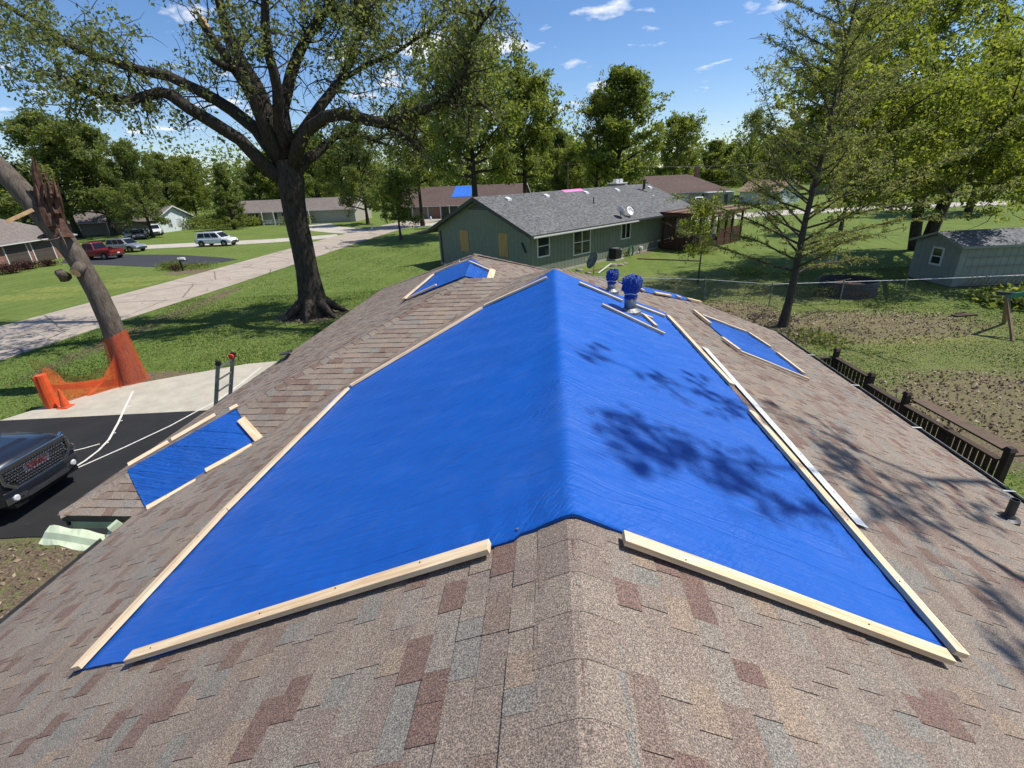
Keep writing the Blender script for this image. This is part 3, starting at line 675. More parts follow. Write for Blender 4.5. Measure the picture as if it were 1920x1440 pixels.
for k in range(14): one('nail_hole', M['black'], lambda q: q.lathe([(.009,.0021),(.009,.0032)], 8, (.15+k*(L_-.3)/13, .018*(-1)**k, 0)), o)
for s, t in ((-7.37,-.3),(.2,.95),(.2,1.75)):
    f = 'left' if t < 0 else 'right'; c = rp_(f, s, t, .034); n_ = nrm(f); x_ = unit_(np.cross(n_, U)); y_ = np.cross(n_, x_)
    one('grommet', M['tin'], lambda q: q.loft([[c+n_*h+(x_*math.cos(6.283*j/14)+y_*math.sin(6.283*j/14))*r for j in range(14)] for r, h in ((.010,0),(.009,.0015),(.006,.0015),(.005,-.004))]), bt)
# ================================================================ VENTS
def bagvent(px, py, hgt, r, rb, label, seed, lean=0):
    b = on('right', px, py, .03); e = empty('roof_vent', tuple(b), label, 'vent'); q = MB()
    q.lathe([(r*1.9,-.05),(r*1.85,.02),(r*1.3,.05),(r*1.05,.07)], 18, tuple(b)); q.build('flashing', M['tin'], e, smooth=False)
    q = MB(); q.lathe([(r,-.06),(r,hgt*.55)], 18, tuple(b)); q.build('pipe', M['tin'], e, smooth=True)
    g = random.Random(seed); q = MB(); n = 30; prof = []
    for k in range(13):
        f = k/12; z = hgt*(.38+.62*f)
        rr = r*1.08+(rb-r*1.08)*min(1, max(0, (f-.18)/.35))**.8
        if f > .8: rr *= math.sqrt(max(.02, 1-((f-.8)/.2)**2*.85))
        if .14 < f < .26: rr = r*1.04
        prof.append((rr, z, f))
    rings = []
    for rr, z, f in prof:
        am = .05 if f < .3 else .17
        rings.append([b+np.array([lean*f+math.cos(2*math.pi*j/n)*rr*(1+g.uniform(-am, am)*.6+am*.7*math.sin(j*2.1+f*9+seed)), math.sin(2*math.pi*j/n)*rr*(1+g.uniform(-am, am)*.6), z+(g.uniform(-.03, .03) if f > .3 else g.uniform(-.006,.006))]) for j in range(n)])
    q.loft(rings); q.build('tarp_wrap', M['tarp_bag'], e, smooth=False)
    q = MB(); pts = [b+np.array([math.cos(2*math.pi*j/20)*(r*1.1), math.sin(2*math.pi*j/20)*(r*1.1), hgt*.52+.01*math.sin(j)]) for j in range(21)]; q.tube(pts, .008, 6); q.build('tie_wire', M['galv'], e)
t = NT('tarp_bag'); M['tarp_bag'] = t.fin(t.mix(t.noise(6), (.004,.035,.22), (.006,.055,.34)), .3, 0, .5, t.bump(t.noise(14, 5, .65, None, 1.2), 1.0, .06))
bagvent(1181,584,.64,.105,.165,'larger roof vent pipe wrapped in a blue tarp bag', 4, .02)
bagvent(1146,547,.44,.08,.115,'smaller roof vent pipe wrapped in a blue tarp bag, behind the larger one', 9, .02)
b = on('right',1889,972,.012); e = empty('plumbing_vent', tuple(b), 'bare grey plumbing vent pipe near the right eave', 'vent')
one('flashing', M['darkmetal'], lambda q: q.lathe([(.12,-.03),(.115,.012),(.07,.03),(.055,.06)], 18, tuple(b)), e); one('pipe', M['darkmetal'], lambda q: q.lathe([(.046,-.05),(.046,.27),(.038,.27),(.036,.2)], 16, tuple(b)), e, smooth=False)
# ================================================================ DECK by the right wall
dk = empty('deck', (9.0,10.4,0), 'dark stained wooden deck with slatted railing beside the right eave', 'deck')
dz = .62
for i in range(16): one('deck_board', M['deckwood'], lambda q: q.box(7.0, 9.5, 7.6+i*.362, 7.6+i*.362+.35, dz-.035, dz), dk)
one('deck_frame', M['deckwood'], lambda q: [q.box(9.42,9.48,7.6,13.35,.1,dz-.04), q.box(7,9.42,13.3,13.36,.1,dz-.04)], dk)
def rail(a, b, n, top, flat=True):
    a = np.array(a); b = np.array(b)
    one('top_rail', M['deckwood'], lambda q: q.bar([*a,top], [*b,top], .14, .04), dk); one('bottom_rail', M['deckwood'], lambda q: q.bar([*a,dz+.14], [*b,dz+.14], .04, .08), dk)
    for k in range(n):
        p = a+(b-a)*(k+.5)/n; one('baluster', M['deckwood'], lambda q: q.box(p[0]-.019, p[0]+.019, p[1]-.045, p[1]+.045, dz+.1, top-.02), dk)
def post(x, y, top, cap=True):
    def f(q):
        q.box(x-.06,x+.06,y-.06,y+.06,0,top)
        if cap: q.prism([(x-.085,y-.085,top),(x+.085,y-.085,top),(x+.085,y+.085,top),(x-.085,y+.085,top)], [(x-.05,y-.05,top+.07),(x+.05,y-.05,top+.07),(x+.05,y+.05,top+.07),(x-.05,y+.05,top+.07)])
    one('post', M['deckwood'], f, dk)
rail((9.55,11.85),(9.6,13.3),9,1.66); rail((9.0,13.35),(9.6,13.35),5,1.66); rail((9.45,10.55),(9.5,11.75),8,1.5); rail((9.42,7.95),(9.45,10.4),17,1.52)
for x, y, z in ((9.62,13.38,1.86),(9.58,11.8,1.72),(9.5,10.48,1.76),(9.47,9.2,1.5),(9.44,7.85,1.78)): post(x, y, z)
one('bench_seat', M['deckplank'], lambda q: q.box(9.62,9.95,7.9,10.45,1.60,1.64), dk)
# far peak tarp is one sheet folded over the ridge
_e = empty('blue_tarp', tuple(TW.location), 'blue tarp folded over the far peak of the roof', 'tarp')
for _o in (TW, TE):
    _l = Vector(_o.location); _o.parent = _e; _o.location = _l-Vector(_e.location); _o.name = 'tarp_panel'; del _o['label']; del _o['category']
# ================================================================ GREEN HOUSE
def frame(ox, oy, az):
    a = rad(az); return Matrix(((math.sin(a), -math.cos(a), 0, ox), (math.cos(a), math.sin(a), 0, oy), (0, 0, 1, 0), (0, 0, 0, 1)))
GM = frame(1.83, 35.12, 47.4); GI = GM.inverted(); GW, GE, GZ, GL = 12.4, 3.08, 5.61, 24.4
gh = empty('green_house', (1.83,35.12,0), 'green board-sided ranch house with grey shingle gable roof', 'house')
def gl(px, py, axis, val):
    """ray through a pixel meets local plane axis=val"""
    o = GI @ Vector((0,0,CAM_Z)); d = (GI.to_3x3() @ Vector(ray(px, py))); t = (val-o[axis])/d[axis]; return o+d*t
def groof(px, py):
    k = (GZ-GE)/(GW/2); o = GI @ Vector((0,0,CAM_Z)); d = GI.to_3x3() @ Vector(ray(px, py)); t = (GE+k*o.y-o.z)/(d.z-k*d.y); return o+d*t
def G1(name, mat, fn, par=gh, **k): return one(name, M[mat], fn, par, M=GM, **k)
gk = (GZ-GE)/(GW/2)
def _w(q):
    q.extrude([(.5,.62),(GL-.5,.62),(GL-.5,GW-.62),(.5,GW-.62)], 0, GE+.1)
    q.prism([(.5,.62,GE+.1),(.5,GW-.62,GE+.1),(.5,GW/2,GZ-.12)], [(GL-.5,.62,GE+.1),(GL-.5,GW-.62,GE+.1),(GL-.5,GW/2,GZ-.12)])
gwall = G1('wall', 'groove', _w); WLOC[gwall] = WLOC[gh]
x = .5
while x < GL-.9: G1('siding_board', 'siding', lambda q: q.box(x+.012, x+.398, .585, .618, .18, GE-.02), gwall); x += .41
y = .62
while y < GW-.7:
    y2 = min(y+.398, GW-.62); zt = lambda yy: GE+gk*min(yy, GW-yy)-.18
    G1('siding_board', 'siding', lambda q: q.prism([(.465,y,.18),(.498,y,.18),(.498,y2,.18),(.465,y2,.18)], [(.465,y,zt(y)),(.498,y,zt(y)),(.498,y2,zt(y2)),(.465,y2,zt(y2))]), gwall); y += .41
G1('foundation', 'street', lambda q: (q.box(.45,GL-.45,.57,.6,0,.18), q.box(.44,.46,.57,GW-.6,0,.18)))
def _r(q):
    for a, b in ((0, GW/2), (GW, GW/2)):
        q.prism([(0,a,GE-.14),(GL,a,GE-.14),(GL,b,GZ-.14),(0,b,GZ-.14)], [(0,a,GE),(GL,a,GE),(GL,b,GZ),(0,b,GZ)])
    q.prism([(-.0,GW,GE-.16),(-1.6,GW+.6,GE-.45),(6,GW+.6,GE-.45),(6,GW,GE-.16)], [(-.0,GW,GE-.02),(-1.6,GW+.6,GE-.31),(6,GW+.6,GE-.31),(6,GW,GE-.02)])
groofo = G1('roof', 'greyroof', _r); WLOC[groofo] = WLOC[gh]
G1('rake_board', 'darktrim', lambda q: (q.bar((-.012,0,GE-.12),(-.012,GW/2,GZ-.12),.02,.26), q.bar((-.012,GW,GE-.12),(-.012,GW/2,GZ-.12),.02,.26)))
G1('fascia', 'darktrim', lambda q: q.bar((.1,-.013,GE-.09),(GL,-.013,GE-.09),.02,.2))
G1('gutter', 'trim', lambda q: (q.bar((.15,-.07,GE-.14),(13.2,-.07,GE-.14),.1,.09), q.bar((.15,-.06,GE-.2),(6.2,-.06,GE-.2),.06,.05)))
G1('gutter', 'darkmetal', lambda q: q.bar((13.25,-.07,GE-.12),(GL,-.07,GE-.12),.1,.09))
G1('downspout', 'darkmetal', lambda q: q.bar((.42,GW-1.0,GE-.2),(.42,GW-1.0,.1),.08,.08,(1,0,0)))
def _sof(q): q.box(.05,GL-.05,.02,.6,GE-.17,GE-.15)
G1('soffit', 'siding2', _sof)
# gable vent
ap_ = (.455, GW/2, GZ-.32); G1('gable_vent', 'darktrim', lambda q: [q.bar((.45,GW/2-(.15+i*.26),GZ-.45-i*.11),(.45,GW/2+(.15+i*.26),GZ-.45-i*.11),.03,.07) for i in range(5)])
def win(px0, py0, px1, py1, vs_, parts):
    a = gl(px0, py0, 1, .55); b = gl(px1, py1, 1, .55); x0, x1, z1, z0 = a.x, b.x, a.z, b.z
    z1 = min(z1, GE-.12)
    w = G1('window', 'trim', lambda q: [q.box(x0-.06,x0+.03,.53,.585,z0-.06,z1+.06), q.box(x1-.03,x1+.06,.53,.585,z0-.06,z1+.06), q.box(x0+.031,x1-.031,.53,.585,z1-.02,z1+.06), q.box(x0+.031,x1-.031,.52,.585,z0-.07,z0+.03)]); WLOC[w] = WLOC[gh]
    cols = [x0+.031+(x1-x0-.062)*k/parts for k in range(parts+1)]
    for k in range(1, parts): G1('mullion', 'trim', lambda q: q.box(cols[k]-.04,cols[k]+.04,.535,.583,z0+.03,z1-.02), w)
    zm = (z0+z1)/2
    if vs_: G1('sash_rail', 'trim', lambda q: q.box(x0+.032,x1-.032,.54,.582,zm-.03,zm+.03), w)
    for k in range(parts):
        for (za, zb) in (((z0+.031, zm-.031), (zm+.031, z1-.021)) if vs_ else ((z0+.031, z1-.021),)):
            G1('pane', 'glass', lambda q: q.box(cols[k]+(.041 if k else .001),cols[k+1]-(.041 if k < parts-1 else .001),.565,.58,za,zb), w)
    if vs_: G1('blind', 'cream', lambda q: q.box(x0+.1,x1-.1,.584,.5845,zm,z1-.03), w)
win(1008,443,1030,478,1,1); win(1076,433,1106,472,1,2); win(1166,419,1181,445,0,2)
for (a0, b0, a1, b1) in ((861,431,880,472),(934,437,953,482)):
    a = gl(a0, b0, 0, .44); b = gl(a1, b1, 0, .44)
    G1('plywood_panel', 'ply', lambda q: q.box(.438,.462,b.y,a.y,b.z,a.z))
a = gl(978,455,0,.4); b = gl(986,474,0,.4); G1('broken_downspout', 'black', lambda q: q.bar(a, b, .1, .08, (1,0,0)))
# roof furniture
gn = np.array([0, -gk, 1.0]); gn /= np.linalg.norm(gn)
for i, (px, py) in enumerate(((953,374),(1025,368),(1099,362),(1157,357),(1218,352))):
    p = groof(px, py); G1('box_vent', 'white', lambda q: q.prism([(p.x-.22,p.y-.2,p.z-gk*.2),(p.x+.22,p.y-.2,p.z-gk*.2),(p.x+.22,p.y+.2,p.z+gk*.2),(p.x-.22,p.y+.2,p.z+gk*.2)], [(p.x-.2,p.y-.18,p.z-gk*.18+.13),(p.x+.2,p.y-.18,p.z-gk*.18+.13),(p.x+.2,p.y+.2,p.z+gk*.2+.1),(p.x-.2,p.y+.2,p.z+gk*.2+.1)]), groofo)
a = groof(1060,361); b = groof(1096,358); zz_ = lambda y: GE+gk*y+.014
pk = MB(GM); pk.prism([(a.x,5.75,zz_(5.75)-.01),(b.x,5.75,zz_(5.75)-.01),(b.x,GW/2,GZ+.004),(a.x,GW/2,GZ+.004)], [(a.x,5.75,zz_(5.75)),(b.x,5.75,zz_(5.75)),(b.x,GW/2,GZ+.016),(a.x,GW/2,GZ+.016)])
tag(pk.build('roofing_patch', M['pink']), 'bright pink roofing underlayment patch on the grey ridge', 'roof patch')
p = groof(1113,381); G1('plumbing_vent', 'darkmetal', lambda q: q.lathe([(.12,-.02),(.06,.08),(.05,.1),(.05,.5)], 10, tuple(p)), groofo)
p = groof(1207,357); G1('flue_pipe', 'darkmetal', lambda q: q.lathe([(.35,-.05),(.16,.12),(.14,.2),(.14,.9),(.22,.92),(.22,1.02),(.1,1.05)], 12, tuple(p)), groofo)
c = gl(1158,340,1,8.0); ch = G1('chimney', 'stone', lambda q: q.box(c.x-.9,c.x+.9,7.5,8.5,3.5,5.75), gh)
G1('chimney_cap', 'white', lambda q: (q.box(c.x-1.0,c.x+1.0,7.4,8.6,5.75,5.85), q.box(c.x-.5,c.x-.1,7.8,8.2,5.86,6.2), q.box(c.x+.25,c.x+.65,7.8,8.2,5.86,6.2), q.box(c.x+.6,c.x+1.0,7.45,8.0,5.4,5.74)), gh)
def dish(M_, base, r, face, label, mat='galv', pole=.7):
    """offset dish on a mast; face = unit direction it looks"""
    e = empty('satellite_dish', tuple((M_ @ Vector(base))[:]) if M_ else tuple(base), label, 'satellite dish')
    b = np.array((M_ @ Vector(base))[:]) if M_ else np.array(base, float); f = np.array(face, float); f /= np.linalg.norm(f)
    x = np.cross(f, [0,0,1]); x /= np.linalg.norm(x); y = np.cross(x, f); c = b+np.array([0,0,pole+r*.35])
    q = MB(); rings = []
    for k in range(7):
        rr = r*k/6; dd = .28*rr*rr/r
        rings.append([c+x*rr*math.cos(2*math.pi*j/20)*.92+y*rr*math.sin(2*math.pi*j/20)*1.05+f*dd for j in range(20)] if k else [c+x*.001*math.cos(2*math.pi*j/20)+y*.001*math.sin(2*math.pi*j/20) for j in range(20)])
    back = [[p-f*.015 for p in rg_] for rg_ in rings[::-1]]
    q.loft(rings+back, caps=False); q.build('reflector', M[mat], e, smooth=True)
    one('mast', M['darkmetal'], lambda q: (q.tube([b-np.array([0,0,.05]), b+np.array([0,0,pole*.6]), c-f*.06], .022, 8), q.bar(b-x*.12, b+x*.12, .1, .02)), e)
    one('feed_arm', M['darkmetal'], lambda q: q.tube([c-y*r*.9-f*.03, c-y*r*.7+f*r*.75, c-y*r*.25+f*r*1.0], .014, 6), e); one('feed_horn', M['white'], lambda q: q.bar(c-y*r*.25+f*r*.95, c-y*r*.2+f*r*1.15, .06, .06), e)
p = groof(1163,408); dish(GM, tuple(p), .42, (.75,.45,.45), 'grey satellite dish on the green house roof, left of the pair', pole=.35)
p = groof(1180,406); dish(GM, tuple(p), .36, (.4,-.75,.5), 'pale twin-arm satellite dish on the green house roof, right of the pair', pole=.3)
p = groof(1222,398); e = empty('service_mast', tuple((GM @ p)[:]), 'thin utility service mast with wire on the green house roof', 'mast'); P0 = np.array((GM @ p)[:])
one('pole', M['galv'], lambda q: (q.tube([P0-np.array([0,0,.1]), P0+np.array([0,0,1.35])], .035, 8), q.lathe([(.07,1.33),(.08,1.42),(.02,1.46)], 8, tuple(P0))), e); one('wire', M['black'], lambda q: q.tube([P0+np.array([0,0,1.2]), np.array([24,62,3.75]), np.array([36,90,4.6])], .012, 5), e)
# house side: air conditioner, meter, hose, beds
b = at(1153,487); AM = frame(b[0], b[1], 47.4); ac = empty('air_conditioner', (b[0],b[1],0), 'dark grey air conditioner condenser unit beside the green wall', 'air conditioner')
one('base_pad', M['street'], lambda q: q.box(-.55,.75,-.45,.5,0,.1), ac, M=AM); one('cabinet', M['darkmetal'], lambda q: q.box(-.4,.42,-.38,.38,.1,.98), ac, M=AM, bevel=.03)
one('louvre', M['black'], lambda q: [q.box(-.38,.4,-.395,-.381,.2+i*.09,.24+i*.09) for i in range(8)], ac, M=AM); one('louvre', M['black'], lambda q: [q.box(-.415,-.401,-.36,.36,.2+i*.09,.24+i*.09) for i in range(8)], ac, M=AM)
one('top_grille', M['tin'], lambda q: q.lathe([(.33,.981),(.33,.995),(.05,1.0)], 20), ac, M=AM); one('data_plate', M['white'], lambda q: q.box(.2,.34,-.398,-.396,.85,.92), ac, M=AM)
b = gl(1182,471,1,.35); hp = np.array((GM @ b)[:]); hz = empty('garden_hose', tuple(hp), 'green garden hose coiled on the green wall', 'hose')
def _h(q):
    for k in range(4): q.tube([hp+np.array([.3*math.cos(2*math.pi*j/18)*.76+.02*k, .3*math.cos(2*math.pi*j/18)*.5-.04*k, (.42+.02*k)*math.sin(2*math.pi*j/18)]) for j in range(19)], .026, 6)
one('coil', M['hose'], _h, hz); one('hanger', M['darkmetal'], lambda q: q.bar(hp+np.array([-.05,0,.4]), hp+np.array([.12,.12,.42]), .1, .06), hz)
b = gl(1202,465,1,.45); G1('gas_meter', 'white', lambda q: (q.lathe([(.14,-.15),(.16,-.1),(.16,.1),(.14,.15)], 12, (b.x,b.y,b.z), 1), q.bar((b.x,b.y,b.z),(b.x,b.y,.05),.05,.05,(1,0,0)), q.bar((b.x-.5,b.y,b.z-.2),(b.x-.5,b.y,.05),.12,.12,(1,0,0))))
e = None
b = at(1113,514); dish(None, (b[0],b[1],0), .62, (-.75,-.3,.42), 'big old grey satellite dish standing on the lawn by the near roof', 'tin', .75)
a, c = at(1146,494,.35), at(1122,512,.03); q = MB(); q.bar(a, c, .09, .05); tag(q.build('fallen_pole', M['trim'], None), 'pale pole lying on the lawn between dish and air conditioner', 'pole')
rr = random.Random(2)
for k, (px, py) in enumerate(((1086,508),(1104,513),(1150,499),(1163,498),(1172,495))):
    b = at(px, py); q = MB(); n = 9; s_ = (.28,.2,.35,.3,.22)[k]
    q.loft([[b+np.array([math.cos(6.283*j/n)*s_*r_*rr.uniform(.85,1.15), math.sin(6.283*j/n)*s_*.8*r_*rr.uniform(.85,1.15), z_*s_]) for j in range(n)] for r_, z_ in ((1,-.2),(1.05,.25),(.8,.5),(.35,.62))]); tag(q.build('garden_stone', M['stone']), ('flat edging stone nearest the big lawn dish','edging stone right of the big lawn dish','broad stone slab in front of the air conditioner','stone slab right of the air conditioner front','small stone right of the slabs by the air conditioner')[k], 'stone', 'stones along the green house bed')
# timber bed edging
for k, (a_, c_) in enumerate((((1195,485),(1312,489)),((1098,511),(1128,503)))):
    a, c = at(*a_, .05), at(*c_, .05); q = MB(); q.bar(a, c, .1, .1); tag(q.build('timber_edging', M['oldwood']), ('long timber edging in front of the brown porch','short timber edging beside the big lawn dish')[k], 'edging', 'bed edging')
# ---------------------------------------------------------------- brown porch on the green house
pg = empty('porch', tuple((GM @ Vector((22,-1.5,0)))[:]), 'dark red-brown wooden porch with lattice panels and slatted awning', 'porch')
PX0, PX1, PY0, PY1, PF, PT = 17.8, 26.5, .5, -3.4, .6, 3.12
def G2(n, m_, f): return one(n, M[m_], f, pg, M=GM)
for k in range(14): G2('floor_board', 'brownwood', lambda q: q.box(PX0+k*(PX1-PX0)/14, PX0+(k+.94)*(PX1-PX0)/14, PY1, PY0-.05, PF-.04, PF))
G2('floor_skirt', 'brownwood', lambda q: (q.box(PX0-.05,PX0-.01,PY1,PY0,.05,PF), q.box(PX0,PX1,PY1-.05,PY1-.01,.05,PF)))
posts = [(PX0,PY0-.3),(PX0,-.9),(PX0,-2.0),(PX0,-2.7),(PX0,PY1),(PX0+2.3,PY1),(PX0+3.6,PY1),(PX0+5.2,PY1),(PX0+6.6,PY1),(PX1,PY1)]
for x, y in posts: G2('post', 'brownwood', lambda q: q.box(x-.09,x+.09,y-.09,y+.09,0,PT-.1))
def lattice(a, b, z0, z1, step=.17):
    a = np.array(a); b = np.array(b); L = np.linalg.norm(b-a); d = (b-a)/L
    def f(q):
        for k in range(int(L/step)): p = a+d*(k+.5)*step; q.bar((p[0],p[1],z0),(p[0],p[1],z1),.035,.02,(1,0,0))
        for k in range(int((z1-z0)/step)): z = z0+(k+.5)*step; q.bar((*a,z),(*b,z),.012,.035)
    G2('lattice_panel', 'brownwood', f)
lattice((PX0,PY0-.35),(PX0,-.9),PF,PT-.3); lattice((PX0,-2.0),(PX0,-2.65),PF,PT-.6); lattice((PX0,-2.75),(PX0,PY1),PF,PT-.5)
lattice((PX0+3.7,PY1),(PX0+5.1,PY1),1.5,PT-.3); lattice((PX0+5.3,PY1),(PX0+6.5,PY1),1.5,PT-.3)
G2('panel', 'brownwood', lambda q: q.box(PX0-.02,PX0+.02,-1.95,-.95,PF,1.55)); G2('panel', 'brownwood', lambda q: q.box(PX0+3.7,PX1,PY1-.02,PY1+.02,PF,1.55)); G2('panel', 'brownwood', lambda q: q.box(PX0,PX0+2.3,PY1-.02,PY1+.02,PF,1.3))
G2('curtain', 'curtain', lambda q: [q.bar((PX0+.3,-1.0-k*.12,1.4),(PX0+.3,-1.0-k*.12,2.8),.11,.05,(1,0,0)) for k in range(8)]); G2('curtain', 'trim', lambda q: q.box(PX0+.2,PX0+1.1,PY1+.15,PY1+.19,1.25,2.8)); G2('curtain', 'trim', lambda q: q.box(PX0+2.5,PX0+3.4,PY1+.15,PY1+.19,1.25,2.8))
G2('beam', 'brownwood', lambda q: (q.bar((PX0-.35,PY0,PT),(PX0-.35,PY1-.4,PT),.06,.24), q.bar((PX0-.35,PY1-.4,PT),(PX1+.6,PY1-.4,PT-.05),.06,.2)))
for k in range(21): G2('trim_tooth', 'brownwood', lambda q: q.box(PX0-.36,PX0-.33,PY0-.12-k*.19,PY0-.02-k*.19,PT-.3,PT-.12))
for k in range(30): G2('trim_tooth', 'brownwood', lambda q: q.box(PX0+k*.28,PX0+k*.28+.14,PY1-.42,PY1-.39,PT-.33,PT-.15))
for k in range(6): G2('awning_slat', ('oldwood','brownwood')[k % 2], lambda q: q.box(PX0-.4,PX1+.6,PY1-.45+k*.73,PY1-.45+k*.73+.66,PT+.125+.012*k,PT+.165+.012*k))
G2('lantern', 'trim', lambda q: q.lathe([(.03,2.3),(.09,2.2),(.1,1.95),(.04,1.85)], 10, (PX0+.12,-1.5,0)))
G2('step', 'stone', lambda q: q.box(PX0-.2,PX0+1.2,PY1-1.1,PY1-.1,0,.2))
# ================================================================ SHED, ladders, fence, ring, swing
sd = empty('shed', (25.5,27.5,0), 'pale green garden shed with small white window and grey roof', 'shed')
x0, x1, y0, y1 = 25.5, 31.8, 27.5, 30.75
one('wall', M['groove'], lambda q: (q.box(x0+.02,x1-.02,y0+.02,y1-.02,0,2.35), q.prism([(x0+.02,y0+.02,2.35),(x0+.02,y1-.02,2.35),(x0+.02,(y0+y1)/2,2.82)], [(x1-.02,y0+.02,2.35),(x1-.02,y1-.02,2.35),(x1-.02,(y0+y1)/2,2.82)])), sd)
k = 0
while x0+k*.405 < x1-.1: a = x0+k*.405; one('siding_board', M['siding2'], lambda q: q.box(a+.01,min(a+.398,x1),y0-.012,y0+.018,.06,2.34), sd); k += 1
for k in range(8):
    a = y0+k*.405; b = min(a+.398, y1); zt = lambda y: 2.34+.29*min(y-y0, y1-y)
    one('siding_board', M['siding2'], lambda q: q.prism([(x0-.012,a+.008,.06),(x0+.018,a+.008,.06),(x0+.018,b,.06),(x0-.012,b,.06)], [(x0-.012,a+.008,zt(a)),(x0+.018,a+.008,zt(a)),(x0+.018,b,zt(b)),(x0-.012,b,zt(b))]), sd)
one('roof', M['shedroof'], lambda q: [q.prism([(x0-.25,ya,2.28),(x1+.2,ya,2.28),(x1+.2,29.125,2.9),(x0-.25,29.125,2.9)], [(x0-.25,ya,2.36),(x1+.2,ya,2.36),(x1+.2,29.125,2.98),(x0-.25,29.125,2.98)]) for ya in (y0-.3, y1+.3)], sd)
one('fascia', M['siding2'], lambda q: (q.bar((x0-.25,y0-.31,2.29),(x1+.2,y0-.31,2.29),.02,.14), q.bar((x0-.262,y0-.3,2.28),(x0-.262,29.125,2.9),.02,.14), q.bar((x0-.262,y1+.3,2.28),(x0-.262,29.125,2.9),.02,.14)), sd)
ww = one('window', M['trim'], lambda q: (q.box(x0-.05,x0-.013,28.55,28.66,1.05,2.1), q.box(x0-.05,x0-.013,29.29,29.4,1.05,2.1), q.box(x0-.05,x0-.013,28.661,29.289,2.0,2.1), q.box(x0-.05,x0-.013,28.661,29.289,1.05,1.16), q.box(x0-.045,x0-.013,28.661,29.289,1.54,1.6)), sd); WLOC[ww] = WLOC[sd]
for z0, z1 in ((1.161,1.539),(1.601,1.999)): one('pane', M['glass'], lambda q: q.box(x0-.03,x0-.014,28.662,29.288,z0,z1), ww)
def ladder(name, p, q_, width, wdir, n, label, mat='alum', rail_=.07, rung=.03):
    p = np.array(p, float); q_ = np.array(q_, float); w = np.array(wdir, float)*width/2; d = (q_-p)
    e = empty(name, tuple(p), label, 'ladder')
    for s in (-1, 1): one('rail', M[mat], lambda q: q.bar(p+w*s, q_+w*s, rail_, .03, wdir), e)
    for k in range(n):
        c = p+d*(k+.5)/n; one('rung', M[mat], lambda q: q.bar(c-w, c+w, rung, rung), e)
    return e
ladder('ladder', (26.05,27.43,1.42), (31.6,27.43,1.42), .5, (0,0,1), 18, 'pale weathered ladder hung flat on the shed front', 'tan', .06, .04)
ladder('ladder', (26.0,27.2,.4), (30.0,27.2,.4), .62, (0,-.45,.89), 14, 'grey ladder leaning low along the foot of the shed', 'tan', .06, .035)
fe = empty('chain_link_fence', (17,25.2,0), 'low chain-link fence with top rail across the back yard', 'fence')
fp = [(3.5,30.2),(7.8,28.6),(11.2,27.3),(13.98,25.4),(17.63,25.2),(20.79,25.0),(24.83,24.9),(29,24.8),(34,24.7)]
for x, y in fp: one('fence_post', M['tin'], lambda q: (q.tube([(x,y,-.1),(x,y,1.2)], .03, 8), q.lathe([(.036,1.19),(.036,1.23),(.01,1.26)], 8, (x,y,0))), fe)
for i in range(len(fp)-1): one('top_rail', M['galv'], lambda q: q.tube([(*fp[i],1.16),(*fp[i+1],1.16)], .016, 6), fe)
q = MB()
for i in range(1, len(fp)-1):
    a = np.array([*fp[i],0.0]); b = np.array([*fp[i+1],0.0]); L = np.linalg.norm(b-a); d = (b-a)/L; h = 1.12; n = int((L+h)/.11)
    for k in range(n):
        for sg in (1, -1):
            u0 = k*.11-(h if sg > 0 else 0); z0, z1 = .03, h
            ua, ub = (u0, u0+h) if sg > 0 else (u0, u0-h)
            # clip to the bay
            t0 = 0; t1 = 1
            for lim in (0, L):
                pass
            ts = sorted(((0-ua)/(ub-ua), (L-ua)/(ub-ua))); t0, t1 = max(0, ts[0]), min(1, ts[1])
            if t1-t0 < .02: continue
            pa = a+d*(ua+(ub-ua)*t0)+np.array([0,0,z0+(z1-z0)*t0]); pb = a+d*(ua+(ub-ua)*t1)+np.array([0,0,z0+(z1-z0)*t1])
            q.tube([pa, pb], .0014, 3, caps=False)
o = q.build('wire_mesh', M['tin'], fe); o['kind'] = 'stuff'
rc = at(1612,560); rc[1] += 1.25
ri = MB(); prof = []
for k in range(33): prof.append((1.5+.022*math.sin(k*math.pi/2), .02+.8*k/32))
prof2 = [(r-.03, z) for r, z in prof[::-1]]
n = 48; rings = [[rc+np.array([r*math.cos(6.283*j/n), r*.93*math.sin(6.283*j/n), z]) for j in range(n)] for r, z in prof+prof2]; ri.loft(rings, caps=False)
ring = empty('planter_ring', tuple(rc), 'round corrugated dark metal planter ring behind the chain-link fence', 'planter'); ri.build('ring_wall', M['darkmetal'], ring, smooth=True)
one('soil', M['heartwood'], lambda q: q.lathe([(1.4,.0),(1.42,.42),(.9,.5),(.1,.52)], 24, tuple(rc)), ring); one('stick', M['oldwood'], lambda q: (q.tube([rc+np.array([-.9,.2,.6]), rc+np.array([.5,.5,.72])], .03, 5), q.tube([rc+np.array([-.2,-.6,.6]), rc+np.array([.8,.1,.66])], .025, 5)), ring)
sw = empty('swing_frame', (21.2,19.5,0), 'wooden A-frame swing stand with green bracket at the right edge', 'swing frame')
f1, f2 = at(1882,607), at(1899,640); apx = (f1+f2)/2; apx = aty(1888,553,apx[1])
one('leg', M['oldwood'], lambda q: q.bar(f1, apx, .1, .1, (1,0,0)), sw); one('leg', M['oldwood'], lambda q: q.bar(f2, apx, .1, .1, (1,0,0)), sw)
one('beam', M['darktrim'], lambda q: q.bar(apx+np.array([-.25,.2,.05]), apx+np.array([3.2,-2.4,.05]), .12, .14), sw); one('bracket', M['hose'], lambda q: q.bar(apx+np.array([-.05,.02,-.1]), apx+np.array([.45,-.4,.16]), .12, .18), sw)
far = apx+np.array([3.0,-2.3,0])
